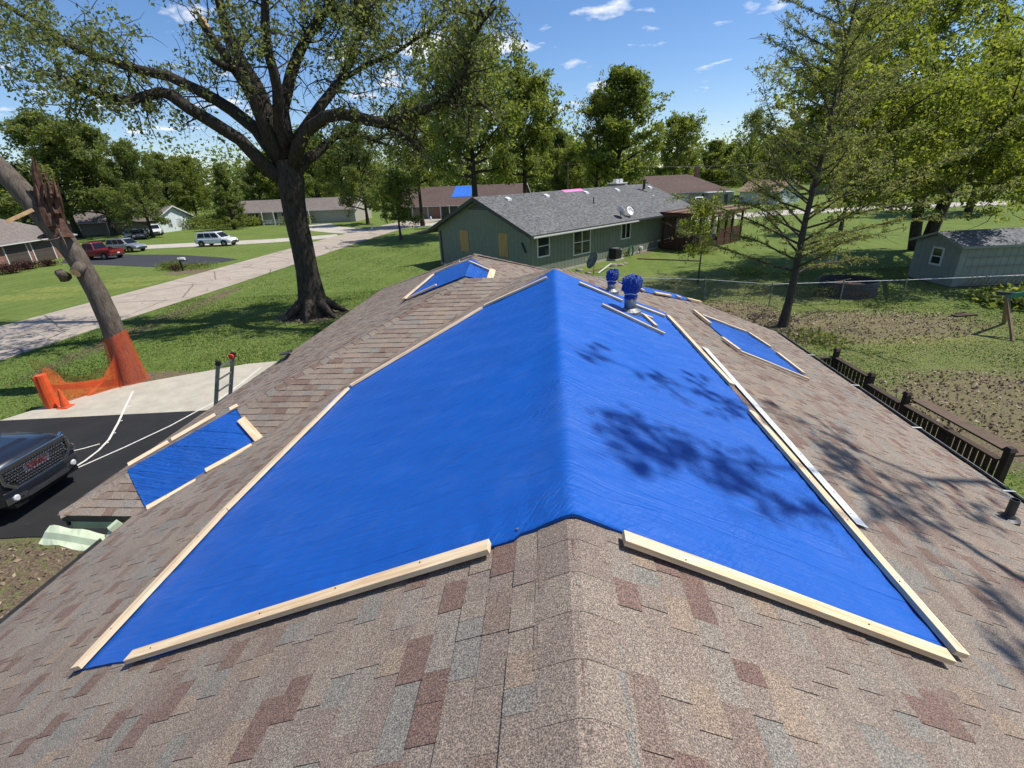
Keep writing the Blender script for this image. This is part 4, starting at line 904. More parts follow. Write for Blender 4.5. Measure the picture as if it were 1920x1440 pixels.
for s in (-1, 1): one('leg', M['oldwood'], lambda q: q.bar((far[0]+s*.9,far[1]+s*1.1,0), far, .1, .1, (1,0,0)), sw)
q = MB(); a = at(1788,592,.04); q.bar(a, a+np.array([1.1,.1,0]), .3, .06); q.bar(a+np.array([.3,.2,.03]), a+np.array([.9,.45,.03]), .12, .05); tag(q.build('scrap_board', M['deckwood']), 'dark scrap board lying flat on the mulch near the swing stand', 'scrap wood')
q = MB(); a = at(1548,487); q.loft([[a+np.array([math.cos(6.283*j/12)*r*1.1, math.sin(6.283*j/12)*r*.7, z]) for j in range(12)] for r, z in ((.8,0),(.78,.22),(.7,.25),(.66,.06))]); tag(q.build('kiddie_pool', M['tub']), 'light blue plastic tub on the lawn behind the cypress', 'tub')
# ================================================================ FAR HOUSES
def ghouse(name, label, ox, oy, az, L, Wd, ze, zr, wall, roof_, hip=0.0, feats=(), over=.5, base=0.0, gable=None):
    Mx = frame(ox, oy, az); e = empty(name, (ox,oy,0), label, 'house'); H1 = lambda n, m_, f, p=e: one(n, M[m_], f, p, M=Mx)
    w = H1('wall', wall, lambda q: q.extrude([(0,0),(L,0),(L,Wd),(0,Wd)], 0, ze))
    WLOC[w] = WLOC[e]
    o = over; k = (zr-ze)/(Wd/2)
    def r(q):
        a = [(-o,-o,ze-k*o),(L+o,-o,ze-k*o),(L+o,Wd+o,ze-k*o),(-o,Wd+o,ze-k*o)]; h = hip*(Wd/2+o)
        t0, t1 = (-o+h, Wd/2, zr), (L+o-h, Wd/2, zr); dn = lambda p: (p[0],p[1],p[2]-.16)
        q.prism([dn(a[0]),dn(a[1]),dn(t1),dn(t0)], [a[0],a[1],t1,t0]); q.prism([dn(a[2]),dn(a[3]),dn(t0),dn(t1)], [a[2],a[3],t0,t1])
        if hip: q.prism([dn(a[3]),dn(a[0]),dn(t0)], [a[3],a[0],t0]); q.prism([dn(a[1]),dn(a[2]),dn(t1)], [a[1],a[2],t1])
    ro = H1('roof', roof_, r); WLOC[ro] = WLOC[e]
    if not hip:
        for x in (.02, L-.02): H1('gable', gable or wall, lambda q: q.prism([(x-.015,0,ze),(x-.015,Wd,ze),(x-.015,Wd/2,zr-.17)], [(x+.015,0,ze),(x+.015,Wd,ze),(x+.015,Wd/2,zr-.17)]))
        H1('rake_board', 'trim', lambda q: [q.bar((L+o+.01,y,ze-k*o-.06),(L+o+.01,Wd/2,zr-.06),.02,.2) for y in (-o, Wd+o)])
    H1('gutter', 'trim', lambda q: q.bar((-o,-o-.05,ze-k*o-.08),(L+o,-o-.05,ze-k*o-.08),.09,.1))
    for ft in feats:
        kind, side, u, z0, fw, fh = ft[:6]; mt = ft[6] if len(ft) > 6 else None
        def tr(a0, a1, d0, d1, za, zb):
            if side == 'f': return (a0, a1, -d1, -d0, za, zb)
            if side == 'r': return (L+d0, L+d1, a0, a1, za, zb)
            if side == 'l': return (-d1, -d0, a0, a1, za, zb)
        if kind == 'win':
            n = ft[7] if len(ft) > 7 else 1
            f = H1('window', 'trim', lambda q: (q.box(*tr(u-.08,u,.01,.07,z0-.08,z0+fh+.08)), q.box(*tr(u+fw,u+fw+.08,.01,.07,z0-.08,z0+fh+.08)), q.box(*tr(u+.001,u+fw-.001,.01,.07,z0+fh,z0+fh+.08)), q.box(*tr(u+.001,u+fw-.001,.01,.07,z0-.08,z0)), [q.box(*tr(u+fw*j/n-.04,u+fw*j/n+.04,.012,.06,z0+.001,z0+fh-.001)) for j in range(1, n)], q.box(*tr(u+.002,u+fw-.002,.012,.05,z0+fh/2-.03,z0+fh/2+.03)))); WLOC[f] = WLOC[e]
            for j in range(n): H1('pane', 'glass', lambda q: q.box(*tr(u+fw*j/n+.002,u+fw*(j+1)/n-.002,.002,.03,z0+.002,z0+fh-.002)), f)
        elif kind == 'garage':
            f = H1('garage_door', mt or 'garagedoor', lambda q: [q.box(*tr(u,u+fw,.0,.05+.0,z0+fh*j/4+.01,z0+fh*(j+1)/4-.01)) for j in range(4)]); WLOC[f] = WLOC[e]
            H1('door_trim', 'trim', lambda q: (q.box(*tr(u-.14,u-.001,.01,.08,z0,z0+fh+.14)), q.box(*tr(u+fw+.001,u+fw+.14,.01,.08,z0,z0+fh+.14)), q.box(*tr(u,u+fw,.01,.08,z0+fh,z0+fh+.14))), f)
        elif kind == 'door':
            f = H1('door', mt or 'garagedoor', lambda q: q.box(*tr(u,u+fw,.0,.06,z0,z0+fh))); WLOC[f] = WLOC[e]
            H1('door_trim', 'trim', lambda q: (q.box(*tr(u-.1,u-.001,.01,.08,z0,z0+fh+.1)), q.box(*tr(u+fw+.001,u+fw+.1,.01,.08,z0,z0+fh+.1))), f)
        elif kind == 'panel': H1('wall_panel', mt, lambda q: q.box(*tr(u,u+fw,.005,.03,z0,z0+fh)))
        elif kind == 'chimney':
            H1('chimney', 'brick', lambda q: q.box(u-.45,u+.45,z0-.4,z0+.4,ze,zr+fh))
        elif kind == 'post': H1('porch_post', 'trim', lambda q: q.box(*tr(u-.07,u+.07,fw-.07,fw+.07,0,fh)))
    return e, Mx, ro
A_, B_ = at(8,505), at(97,487); az_ = math.degrees(math.atan2(B_[0]-A_[0], B_[1]-A_[1]))
# brick garage house: front wall faces the street
d_ = (B_-A_)/np.linalg.norm(B_-A_); O_ = A_-d_*6
ghouse('brick_house', 'brick house with brown double garage at the left edge', O_[0], O_[1], az_, 17, 9.5, 2.75, 5.3, 'brick', 'taupe_roof', 1, [('garage','f',6.9,.05,2.9,2.25), ('garage','f',10.6,.05,2.9,2.25), ('panel','f',6.6,2.45,8,.25,'tan')])
ghouse('long_house', 'long low dark house with white gable end beyond the driveway', -90, 99.0, 102, 27.5, 8.5, 2.5, 4.5, 'taupe', 'taupe_roof', 0, [('garage','f',17,.05,4.6,2.1,'taupe'),('garage','f',22.5,.05,3.6,2.1,'taupe'),('win','f',4,.9,1.6,1.1,None,2),('win','f',9,.9,1.6,1.1,None,2),('panel','r',0,.0,8.5,2.5,'whiteblue'),('win','r',2.6,.8,.9,1.3),('win','r',4.8,.8,.9,1.3)], gable='whiteblue')
ghouse('porch_house', 'pale ranch house with white railed porch behind the big tree', -55, 103.5, 96, 26, 9, 2.6, 4.5, 'cream', 'taupe_roof', 0, [('win','f',2,.9,2.2,1.2,None,3),('win','f',5,.9,1.2,1.2,None,1),('door','f',9.2,.1,1,2.1),('win','f',11,.8,2.0,1.4,None,2)]+[('post','f',8.0+2.4*k,0,1.9,2.6) for k in range(5)])
pr = frame(-55, 103.5, 96); pe = empty('porch_railing', tuple((pr @ Vector((8,-2,0)))[:]), 'white porch railing in front of the pale ranch house', 'railing')
one('rail', M['trim'], lambda q: (q.bar((7.9,-1.95,1.0),(12.6,-1.95,1.0),.06,.08), q.bar((7.9,-1.95,.35),(12.6,-1.95,.35),.06,.08)), pe, M=pr)
for k in range(16): one('baluster', M['trim'], lambda q: q.box(8+.29*k,8.08+.29*k,-1.98,-1.92,.35,1.0), pe, M=pr)
e2, M2, r2 = ghouse('brown_roof_house', 'brown-roofed house with open carport behind the small lawn tree', -20.5, 100.5, 104, 24, 11, 2.6, 5.6, 'taupe', 'brownroof', .0, [('garage','f',3.0,.05,3.0,2.1,'taupe'),('panel','f',.1,.05,2.4,2.2,'black'),('panel','f',7.2,.05,1.4,2.2,'brick'),('panel','f',9,.05,5,2.2,'groove')]+[('post','f',8.8+k*1.8,0,.4,2.4) for k in range(4)])
q = MB(M2); y = 3.2; k2 = 3.0/5.5; f0 = lambda x, y: (x, y, 2.6+k2*y+.03); q.prism([f0(10.3,1.9), f0(14.2,1.9), f0(14.2,5.3), f0(10.3,5.3)], [np.array(f0(a,b))+np.array([0,0,.03]) for a, b in ((10.3,1.9),(14.2,1.9),(14.2,5.3),(10.3,5.3))]); tag(q.build('blue_tarp', M['bluepatch']), 'bright blue tarp patch on the distant brown roof', 'tarp')
ghouse('hip_roof_house', 'white house with broad brown hip roof behind the porch awning', 22, 104, 92, 23, 13, 2.7, 5.7, 'cream', 'brownroof', 1, [('chimney','f',18.5,7.0,0,1.6),('win','f',17.5,1,1.2,1.1),('garage','f',10,.05,4.8,2.1,'trim')])
ghouse('white_garage', 'white gabled garage with tan roof right of the hip-roofed house', 47, 103, 150, 8, 7, 2.5, 4.2, 'whiteblue', 'tanroof', 0, [])
ghouse('tan_house', 'tan house with white picture windows seen through the right trees', 72, 122, 128, 26, 10, 2.7, 5.2, 'taupe', 'brownroof', 0, [('win','f',8,.6,4.6,1.7,None,4),('panel','f',13,.1,1.4,2.4,'brick'),('panel','f',14.6,.1,8,2.4,'cream'),('win','f',3,.8,1.6,1.4,None,2)])
ghouse('grey_house', 'grey house at the far right edge behind the shed', 100, 98, 140, 20, 9, 2.7, 5.0, 'taupe', 'shedroof', 0, [('win','f',3,.8,2,1.4,None,2)])
b = at(1345,389); TM = frame(b[0], b[1], 92); tr_ = empty('camper_trailer', (b[0],b[1],0), 'grey boxy camper trailer with white roof beside the hip-roofed house', 'trailer')
one('body', M['tin'], lambda q: q.box(-2.3,2.3,-1,1,.45,2.6), tr_, M=TM, bevel=.06); one('roof', M['white'], lambda q: q.box(-2.4,2.4,-1.08,1.08,2.61,2.72), tr_, M=TM); one('door', M['darkmetal'], lambda q: q.box(.6,1.3,-1.03,-1.002,.5,2.3), tr_, M=TM)
for x in (-.5, .3): one('wheel', M['rubber'], lambda q: q.lathe([(.28,-.1),(.33,-.06),(.33,.06),(.28,.1)], 14, (x,-.95,.33), 1), tr_, M=TM)
# ================================================================ VEHICLES
def wheel(par, Mx, x, y, r, sd_):
    wm = one('wheel', M['rubber'], lambda q: q.lathe([(r*.62,-.11),(r*.93,-.11),(r,-.07),(r,.07),(r*.93,.11),(r*.62,.11)], 20, (x,y,r), 1), par, M=Mx); WLOC[wm] = WLOC[par]
    one('rim', M['alum'], lambda q: (q.lathe([(r*.62,-.02),(r*.6,.02)], 16, (x,y+sd_*.09,r), 1), [q.bar((x,y+sd_*.112,r), (x+r*.6*math.cos(k*1.2566),y+sd_*.112,r+r*.6*math.sin(k*1.2566)), .07, .02, (0,1,0)) for k in range(5)]), wm, M=Mx)
def car(name, label, x, y, az, kind, paint, L=4.8, Wd=1.9, H=1.75, grp=None):
    Mx = frame(x, y, az) @ Matrix.Rotation(0, 4, 'Z'); e = empty(name, (x,y,0), label, {'pickup':'pickup truck','suv':'suv','sedan':'car'}[kind], grp)
    h = Wd/2; f = L/2; zb = .38 if kind != 'sedan' else .28
    C = lambda n, m_, fn, **k: one(n, M[m_], fn, e, M=Mx, **k)
    def ring(x_, zt, w, z0=zb): return [(x_,-w,z0+.06),(x_,-w*1.0,zt*.62),(x_,-w*.985,zt*.86),(x_,-w*.9,zt),(x_,w*.9,zt),(x_,w*.985,zt*.86),(x_,w,zt*.62),(x_,w,z0+.06),(x_,w*.9,z0),(x_,-w*.9,z0)]
    belt = H*.6 if kind != 'sedan' else H*.63
    if kind == 'pickup':
        st_ = [(-f,.78,h*.94),(-f+.15,.8,h),(-.9,.8,h),(-.85,belt,h),(.95,belt,h),(1.15,belt*.98,h),(f-.35,belt*.92,h*.97),(f-.08,belt*.85,h*.9),(f,belt*.6,h*.84)]
        cab = [(-.85,1.25),(-.55,.55)]
    else:
        st_ = [(-f,belt*.7,h*.88),(-f+.1,belt*.96,h*.95),(-f+.5,belt,h),(.6,belt,h),(f-1.1,belt*.97,h),(f-.35,belt*.88,h*.95),(f-.08,belt*.76,h*.88),(f,belt*.58,h*.82)]
        cab = [(-f+.2 if kind == 'suv' else -f+.85, f-1.15), (-f+.45 if kind == 'suv' else -f+1.5, f-1.95)]
    C('body', paint, lambda q: q.loft([ring(*s_) for s_ in st_]), bevel=.03, smooth=False)
    (b0, b1), (t0, t1) = cab; wb, wt = h*.93, h*.74; zt = H
    C('cabin', paint, lambda q: q.prism([(b0,-wb,belt-.02),(b1,-wb,belt-.02),(b1,wb,belt-.02),(b0,wb,belt-.02)], [(t0,-wt,zt),(t1,-wt,zt),(t1,wt,zt),(t0,wt,zt)]), bevel=.05)
    def side(s_, u0, u1, v0=.1, v1=.84):
        B0, B1, T0, T1 = np.array((b0,s_*wb,belt)), np.array((b1,s_*wb,belt)), np.array((t0,s_*wt,zt)), np.array((t1,s_*wt,zt))
        g = lambda u, v: (B0*(1-u)+B1*u)*(1-v)+(T0*(1-u)+T1*u)*v
        nn = np.array((0,s_,.35)); return [g(u0,v0)+nn*.012, g(u1,v0)+nn*.012, g(u1,v1)+nn*.012, g(u0,v1)+nn*.012], nn
    for s_ in (-1, 1):
        for u0, u1 in (((.06,.34),(.37,.62),(.65,.93)) if kind == 'suv' else ((.06,.48),(.52,.94)) if kind == 'sedan' else ((.05,.45),(.5,.92))):
            pts, nn = side(s_, u0, u1); C('side_window', 'carglass', lambda q: q.prism([p-nn*.01 for p in pts], pts))
    for (ba, ta, sg, nm_) in ((b1,t1,1,'windscreen'),(b0,t0,-1,'rear_window')):
        pts = [np.array((ba+(ta-ba)*v, y_*(wb+(wt-wb)*v)*.88, belt+(zt-belt)*v)) for v, y_ in ((.08,-1),(.08,1),(.88,1),(.88,-1))]; nn = np.array((sg*.8,0,.5)); C(nm_, 'carglass', lambda q: q.prism([p+nn*.002 for p in pts], [p+nn*.014 for p in pts]))
    if kind == 'pickup':
        C('bed_side', paint, lambda q: q.box(-f+.02,-.86,-h*.99,-h*.86,.79,belt-.04), bevel=.02); C('bed_side', paint, lambda q: q.box(-f+.02,-.86,h*.86,h*.99,.79,belt-.04), bevel=.02); C('tailgate', paint, lambda q: q.box(-f,-f+.08,-h*.85,h*.85,.62,belt-.05), bevel=.015); C('bed_liner', 'black', lambda q: q.box(-f+.09,-.87,-h*.85,h*.85,.801,.83))
    if kind == 'suv': C('roof_rail', 'darkmetal', lambda q: [q.bar((t0+.2,s_*wt*.92,zt+.05),(t1-.3,s_*wt*.92,zt+.05),.04,.04) for s_ in (-1,1)])
    for s_ in (-1, 1):
        C('headlight', 'lamp', lambda q: q.box(f-.2,f-.03,s_*h*.62-.2,s_*h*.62+.2,belt*.6,belt*.74)); C('tail_light', 'redlamp', lambda q: q.box(-f-.012,-f+.1,s_*h*.8-.1,s_*h*.8+.08,belt*.55,belt*.82)); C('mirror', paint, lambda q: q.box(b1-.35,b1-.18,s_*h*1.0-.02+(.02 if s_ > 0 else -.16),s_*h*1.0+.16+(0 if s_ > 0 else -.14),belt,belt+.16))
        for wx in (-f+.9, f-.92):
            C('wheel_arch', 'black', lambda q: q.lathe([(.43,-.05),(.43,.02)], 20, (wx,s_*(h+.004)-.0,.4), 1)); wheel(e, Mx, wx, s_*(h-.06), .36, s_)
    C('grille', 'black', lambda q: q.box(f-.06,f+.01,-h*.5,h*.5,belt*.42,belt*.62)); C('bumper', 'darkmetal', lambda q: (q.box(f-.1,f+.06,-h*.8,h*.8,zb,zb+.2), q.box(-f-.1,-f+.1,-h*.8,h*.8,zb+.03,zb+.22))); C('door_seam', 'black', lambda q: [q.box(xx,xx+.015,s_*h*1.0-.004,s_*h*1.0+.004,zb+.1,belt-.05) for s_ in (-1,1) for xx in (b0+.25,(b0+b1)/2,b1-.2)]); C('number_plate', 'white', lambda q: q.box(-f-.115,-f-.1,-.16,.16,zb+.24,zb+.38))
    return e
p = at(396,463); car('parked_suv', 'white suv parked on the side street beyond the lawn', p[0]+.3, p[1]+1.2, 96, 'suv', 'carwhite', 5.0, 1.95, 1.8)
p = at(172,488); car('pickup_truck', 'dark red pickup truck parked on the neighbour blacktop', p[0], p[1]+1.0, -82, 'pickup', 'carred', 5.7, 2.0, 1.9)
p = at(229,474); car('parked_car', 'silver car parked behind the red pickup', p[0], p[1]+1.0, 100, 'suv', 'carsilver', 4.7, 1.85, 1.68)
p = at(238,449); car('parked_car', 'light grey car in front of the long house, left of the dark one', p[0], p[1]+1.5, 150, 'sedan', 'carsilver', 4.6, 1.85, 1.5)
p = at(256,449); car('parked_car', 'dark grey car in front of the long house', p[0], p[1]+1.0, 150, 'sedan', 'cargrey', 4.6, 1.85, 1.5)
p = at(280,443); car('parked_suv', 'white suv close to the garage of the long house', p[0], p[1]+2, 150, 'suv', 'carwhite', 4.8, 1.9, 1.8)
p = at(1307,387); car('pickup_truck', 'small grey pickup truck parked beside the camper trailer', p[0], p[1], 180, 'pickup', 'carsilver', 5.3, 1.9, 1.75)
M['badge'] = pm('badge_red', (.13,.006,.010), None, 8, .3)
# ---- black pickup with the big chrome grille, nose toward the house
KM = frame(-14.62, 10.42, 93) @ Matrix.Diagonal((1.04,1.05,1.15,1)); bk = empty('pickup_truck', (-14.62,10.42,0), 'black pickup truck with big chrome grille on the driveway', 'pickup truck')
K = lambda n, m_, fn, par=bk, **k: one(n, M[m_], fn, par, M=KM, **k)
def kr(x, zt, w, zs): return [(x,-w*.86,.5),(x,-w,.62),(x,-w*1.0,zs*.8),(x,-w*.98,zs*.93),(x,-w*.9,zs),(x,-w*.72,zt),(x,-w*.3,zt+.015),(x,w*.3,zt+.015),(x,w*.72,zt),(x,w*.9,zs),(x,w*.98,zs*.93),(x,w*1.0,zs*.8),(x,w,.62),(x,w*.86,.5)]
K('body', 'carblack', lambda q: q.loft([kr(*a) for a in ((-3.0,1.15,1.0,1.13),(.4,1.33,1.02,1.20),(1.0,1.36,1.03,1.22),(1.9,1.345,1.035,1.22),(2.5,1.31,1.02,1.20),(2.78,1.27,.98,1.17),(2.88,1.22,.93,1.12),(2.92,1.12,.9,1.04))]), smooth=True, bevel=.0)
K('hood_bulge', 'carblack', lambda q: q.prism([(.75,-.55,1.35),(2.5,-.48,1.31),(2.5,.48,1.31),(.75,.55,1.35)], [(.85,-.42,1.42),(2.35,-.36,1.375),(2.35,.36,1.375),(.85,.42,1.42)]), bevel=.03)
K('cabin', 'carblack', lambda q: q.prism([(-2.2,-.95,1.2),(1.0,-.95,1.25),(1.0,.95,1.25),(-2.2,.95,1.2)], [(-1.8,-.74,1.93),(.1,-.74,1.93),(.1,.74,1.93),(-1.8,.74,1.93)]), bevel=.05)
ws = [np.array((1.0-.9*v, y_*(.95-.21*v)*.93, 1.27+.66*v)) for v, y_ in ((.06,-1),(.06,1),(.93,1),(.93,-1))]; K('windscreen', 'carglass', lambda q: q.prism([p+np.array((.012,0,.012)) for p in ws], [p+np.array((.022,0,.022)) for p in ws]))
for s_ in (-1, 1):
    sw_ = [np.array((xa, s_*(.95-.21*v), 1.25+.68*v)) for xa, v in ((-.5,.12),(.72,.12),(.05,.86),(-.5,.86))]; K('side_window', 'carglass', lambda q: q.prism([p+np.array((0,s_*.008,.004)) for p in sw_], [p+np.array((0,s_*.018,.008)) for p in sw_]))
    K('mirror', 'carblack', lambda q: (q.box(.62,.78,s_*1.22-.13,s_*1.22+.13,1.28,1.56), q.bar((.66,s_*.95,1.34),(.7,s_*1.12,1.38),.1,.08)), bevel=.04)
    K('headlight', 'lamp', lambda q: q.prism([(2.84,s_*.76,.93),(2.76,s_*1.0,.96),(2.66,s_*1.0,.96),(2.7,s_*.76,.93)], [(2.83,s_*.76,1.15),(2.70,s_*1.0,1.165),(2.6,s_*1.0,1.165),(2.7,s_*.76,1.15)]), bevel=.015)
    K('headlight_bezel', 'chrome', lambda q: q.prism([(2.86,s_*.755,1.15),(2.71,s_*1.01,1.17),(2.64,s_*1.01,1.17),(2.76,s_*.755,1.15)], [(2.85,s_*.755,1.175),(2.70,s_*1.01,1.195),(2.63,s_*1.01,1.195),(2.75,s_*.755,1.175)]))
    K('corner_lamp', 'chrome', lambda q: q.lathe([(.10,-.03),(.12,.02),(.085,.035),(.06,.02)], 14, (2.78,s_*.96,.80), 0)); K('fog_lamp', 'lamp', lambda q: q.lathe([(.055,-.05),(.07,.01),(.05,.03)], 12, (2.98,s_*.72,.55), 0))
    K('tow_hook', 'black', lambda q: q.tube([(2.9,s_*.62-.05,.52),(3.02,s_*.62-.05,.5),(3.03,s_*.62+.05,.5),(2.9,s_*.62+.05,.52)], .018, 6)); wheel(bk, KM, 1.95, s_*.93, .42, s_); wheel(bk, KM, -1.75, s_*.93, .42, s_); K('wheel_arch', 'black', lambda q: q.lathe([(.5,-.03),(.5,.014)], 22, (1.95,s_*1.03,.45), 1))
gr = K('grille', 'black', lambda q: q.box(2.86,2.93,-.74,.74,.74,1.17)); WLOC[gr] = WLOC[bk]
K('grille_frame', 'chrome', lambda q: (q.bar((2.95,-.8,1.19),(2.95,.8,1.19),.05,.085), q.bar((2.95,-.62,.71),(2.95,.62,.71),.05,.06), [q.bar((2.95,s_*.79,1.17),(2.95,s_*.8,.9),.05,.07,(0,1,0)) for s_ in (-1,1)], [q.bar((2.95,s_*.8,.9),(2.95,s_*.62,.72),.05,.07,(0,1,0)) for s_ in (-1,1)]), gr, bevel=.012)
def mesh_(q):
    for r_ in range(7):
        z = .78+r_*.058; nb = 22
        for c_ in range(nb):
            y = -.74+(c_+.5+(r_ % 2)*.5)*1.48/nb
            if abs(y) > .74-(.18 if z < .86 else 0) or (abs(y) < .24 and .9 < z < 1.06): continue
            q.bar((2.945,y-.026,z-.013),(2.945,y+.026,z+.013),.03,.02); q.bar((2.945,y-.026,z+.015),(2.945,y+.026,z-.011),.026,.017)
    for z in (.88,1.0): q.bar((2.948,-.75,z+.09),(2.948,.75,z+.09),.02,.014)
K('grille_mesh', 'chrome', mesh_, gr)
cu = bpy.data.curves.new('emblem', 'FONT'); cu.body = 'GMC'; cu.size = .16; cu.extrude = .008; cu.align_x = 'CENTER'; cu.space_character = 1.1
to = bpy.data.objects.new('emblem', cu); COL.objects.link(to); bpy.context.view_layer.update()
me = bpy.data.meshes.new_from_object(to.evaluated_get(bpy.context.evaluated_depsgraph_get())); bpy.data.objects.remove(to); me.materials.append(M['badge'])
em = link('emblem', me, gr); em.matrix_local = Matrix.Translation(-Vector(WLOC[bk])) @ KM @ Matrix.Translation((2.957,0,.925)) @ Matrix(((0,0,1,0),(1.25,0,0,0),(0,1,0,0),(0,0,0,1)))
K('emblem_backing', 'chrome', lambda q: q.box(2.935,2.952,-.31,.31,.9,1.065), gr, bevel=.01)
K('bumper', 'carblack', lambda q: q.loft([[(2.78,y,.44),(x,y,.46),(x+.02,y,.62),(x,y,.72),(2.78,y,.74)] for y, x in ((-1.0,2.8),(-.88,2.93),(-.5,3.0),(0,3.02),(.5,3.0),(.88,2.93),(1.0,2.8))]), bevel=.012)
K('bumper_trim', 'chrome', lambda q: (q.bar((3.025,-.5,.5),(3.025,.5,.5),.02,.09), [q.prism([(3.005,s_*.5,.45),(2.94,s_*.9,.47),(2.93,s_*.9,.47),(2.99,s_*.5,.45)], [(3.02,s_*.5,.6),(2.95,s_*.9,.61),(2.94,s_*.9,.61),(3.0,s_*.5,.6)]) for s_ in (-1,1)])); K('air_dam', 'black', lambda q: (q.box(2.6,2.96,-.8,.8,.34,.43), [q.bar((3.04,-.48,.475+k*.025),(3.04,.48,.475+k*.025),.006,.006) for k in range(3)]))
# ================================================================ OWN YARD THINGS
tp = [np.array(RS(.35,-7.74,3.32)), np.array(RS(.95,-7.74,3.32))]; foot = (tp[0]+tp[1])/2-V_*1.15; foot[2] = .03; mid = (tp[0]+tp[1])/2
dl = mid-foot; top = foot+dl*1.0
la = ladder('extension_ladder', tuple(foot), tuple(top), .58, tuple(U), 11, 'dark extension ladder leaning on the left eave above the driveway', 'tin', .085, .032)
for s_ in (-1, 1): one('end_cap', M['black'], lambda q: q.bar(top+U*.29*s_-dl*.02, top+U*.29*s_+dl*.012, .1, .06, tuple(U)), la)
one('pulley', M['redplastic'], lambda q: q.lathe([(.03,-.03),(.06,-.025),(.06,.025),(.03,.03)], 12, tuple(top+U*.2-np.array([0,0,.03])), 1), la)
cb = at(124,763,.03); cn = empty('traffic_cone', tuple(cb), 'orange traffic cone beside the orange netting', 'traffic cone'); one('base', M['orange'], lambda q: q.box(cb[0]-.19,cb[0]+.19,cb[1]-.19,cb[1]+.19,.03,.065), cn, bevel=.02); one('cone_body', M['orange'], lambda q: q.lathe([(.15,.066),(.135,.1),(.04,.7),(.03,.72),(.015,.72)], 20, (cb[0],cb[1],.0)), cn, smooth=False)
# mailbox
mb = at(343,508); me_ = empty('mailbox', (mb[0],mb[1],0), 'white mailbox on a dark post at the blacktop entrance', 'mailbox'); one('post', M['black'], lambda q: (q.bar((mb[0],mb[1],0),(mb[0],mb[1],1.25),.12,.12,(1,0,0)), q.bar((mb[0]-.1,mb[1],.95),(mb[0]+.45,mb[1],.95),.1,.1)), me_)
one('box', M['white'], lambda q: q.loft([[(mb[0]+x,mb[1]-.14,1.02),(mb[0]+x,mb[1]-.14,1.15),(mb[0]+x,mb[1]-.08,1.25),(mb[0]+x,mb[1]+.08,1.25),(mb[0]+x,mb[1]+.14,1.15),(mb[0]+x,mb[1]+.14,1.02)] for x in (-.1,.5)]), me_); one('flag', M['redlamp'], lambda q: q.box(mb[0]+.1,mb[0]+.13,mb[1]-.17,mb[1]-.145,1.1,1.35), me_)
# utility poles and wires
for k, (px, top_, Y, lab) in enumerate(((1065,303,100,'slender utility pole with wires behind the grey roof'),)):
    t_ = aty(px, top_, Y); e = empty('utility_pole', (t_[0],Y,0), lab, 'utility pole'); one('pole', M['oldwood'], lambda q: q.tube([(t_[0],Y,0),(t_[0],Y,t_[2])], [.16,.1], 8), e); one('crossarm', M['oldwood'], lambda q: q.bar((t_[0]-1,Y,t_[2]-.5),(t_[0]+1,Y,t_[2]-.5),.1,.12), e)
    def wr(q):
        for dx, dz_ in ((-.9,-.4),(.9,-.4),(0,-3.2)):
            for ex, ez in ((-60,.5),(70,1.5)):
                pts = [np.array([t_[0]+dx+ex*u, Y+u*abs(ex)*.12, t_[2]+dz_+ez*u-2.2*math.sin(math.pi*u)*1.0]) for u in np.linspace(0,1,9)]; q.tube(pts, .007, 4, caps=False)
    one('wire', M['darkmetal'], wr, e)
# fence of white rails far right of centre, sign post etc.
for k, (px, py) in enumerate(((698,431),(808,413))):
    b = at(px, py); q = MB(); q.lathe([(.16,0),(.2,.35),(.12,.6),(.06,.7)], 10, tuple(b)); tag(q.build('yard_marker', M['white']), ('small white yard marker on the lawn left of the small tree','small white yard marker beside the brown-roofed house drive')[k], 'marker')
# ================================================================ VEGETATION
def unit(v): return v/(np.linalg.norm(v)+1e-9)
def leafmesh(name, C, A, size, rng, mat, flat=0.0, narrow=.55, loc=(0,0,0)):
    """C (n,3) leaf positions, A (n,) colour value; every leaf a small kite"""
    C = np.asarray(C); n = len(C); a = rng.normal(size=(n,3)); a[:,2] -= flat; a /= np.linalg.norm(a, axis=1)[:,None]
    b = rng.normal(size=(n,3)); b -= a*(a*b).sum(1)[:,None]; b /= np.linalg.norm(b, axis=1)[:,None]
    l = size*rng.uniform(.4, 1.6, n)[:,None]; w = l*narrow
    V = np.stack([C-a*l*.5, C+b*w*.5+a*l*.08, C+a*l*.5, C-b*w*.5+a*l*.08], 1).reshape(-1, 3)-np.array(loc)
    F = np.arange(4*n).reshape(n, 4); me = npmesh(name, V, F, np.clip(A, 0, .999)); me.materials.append(mat); return me
def bez(p, d, L, n, rng, up=0.0, wig=.15):
    pts = [np.array(p, float)]; d = unit(np.array(d, float))
    for k in range(n):
        d = unit(d+rng.normal(size=3)*wig+np.array([0,0,up])); pts.append(pts[-1]+d*L/n)
    return pts
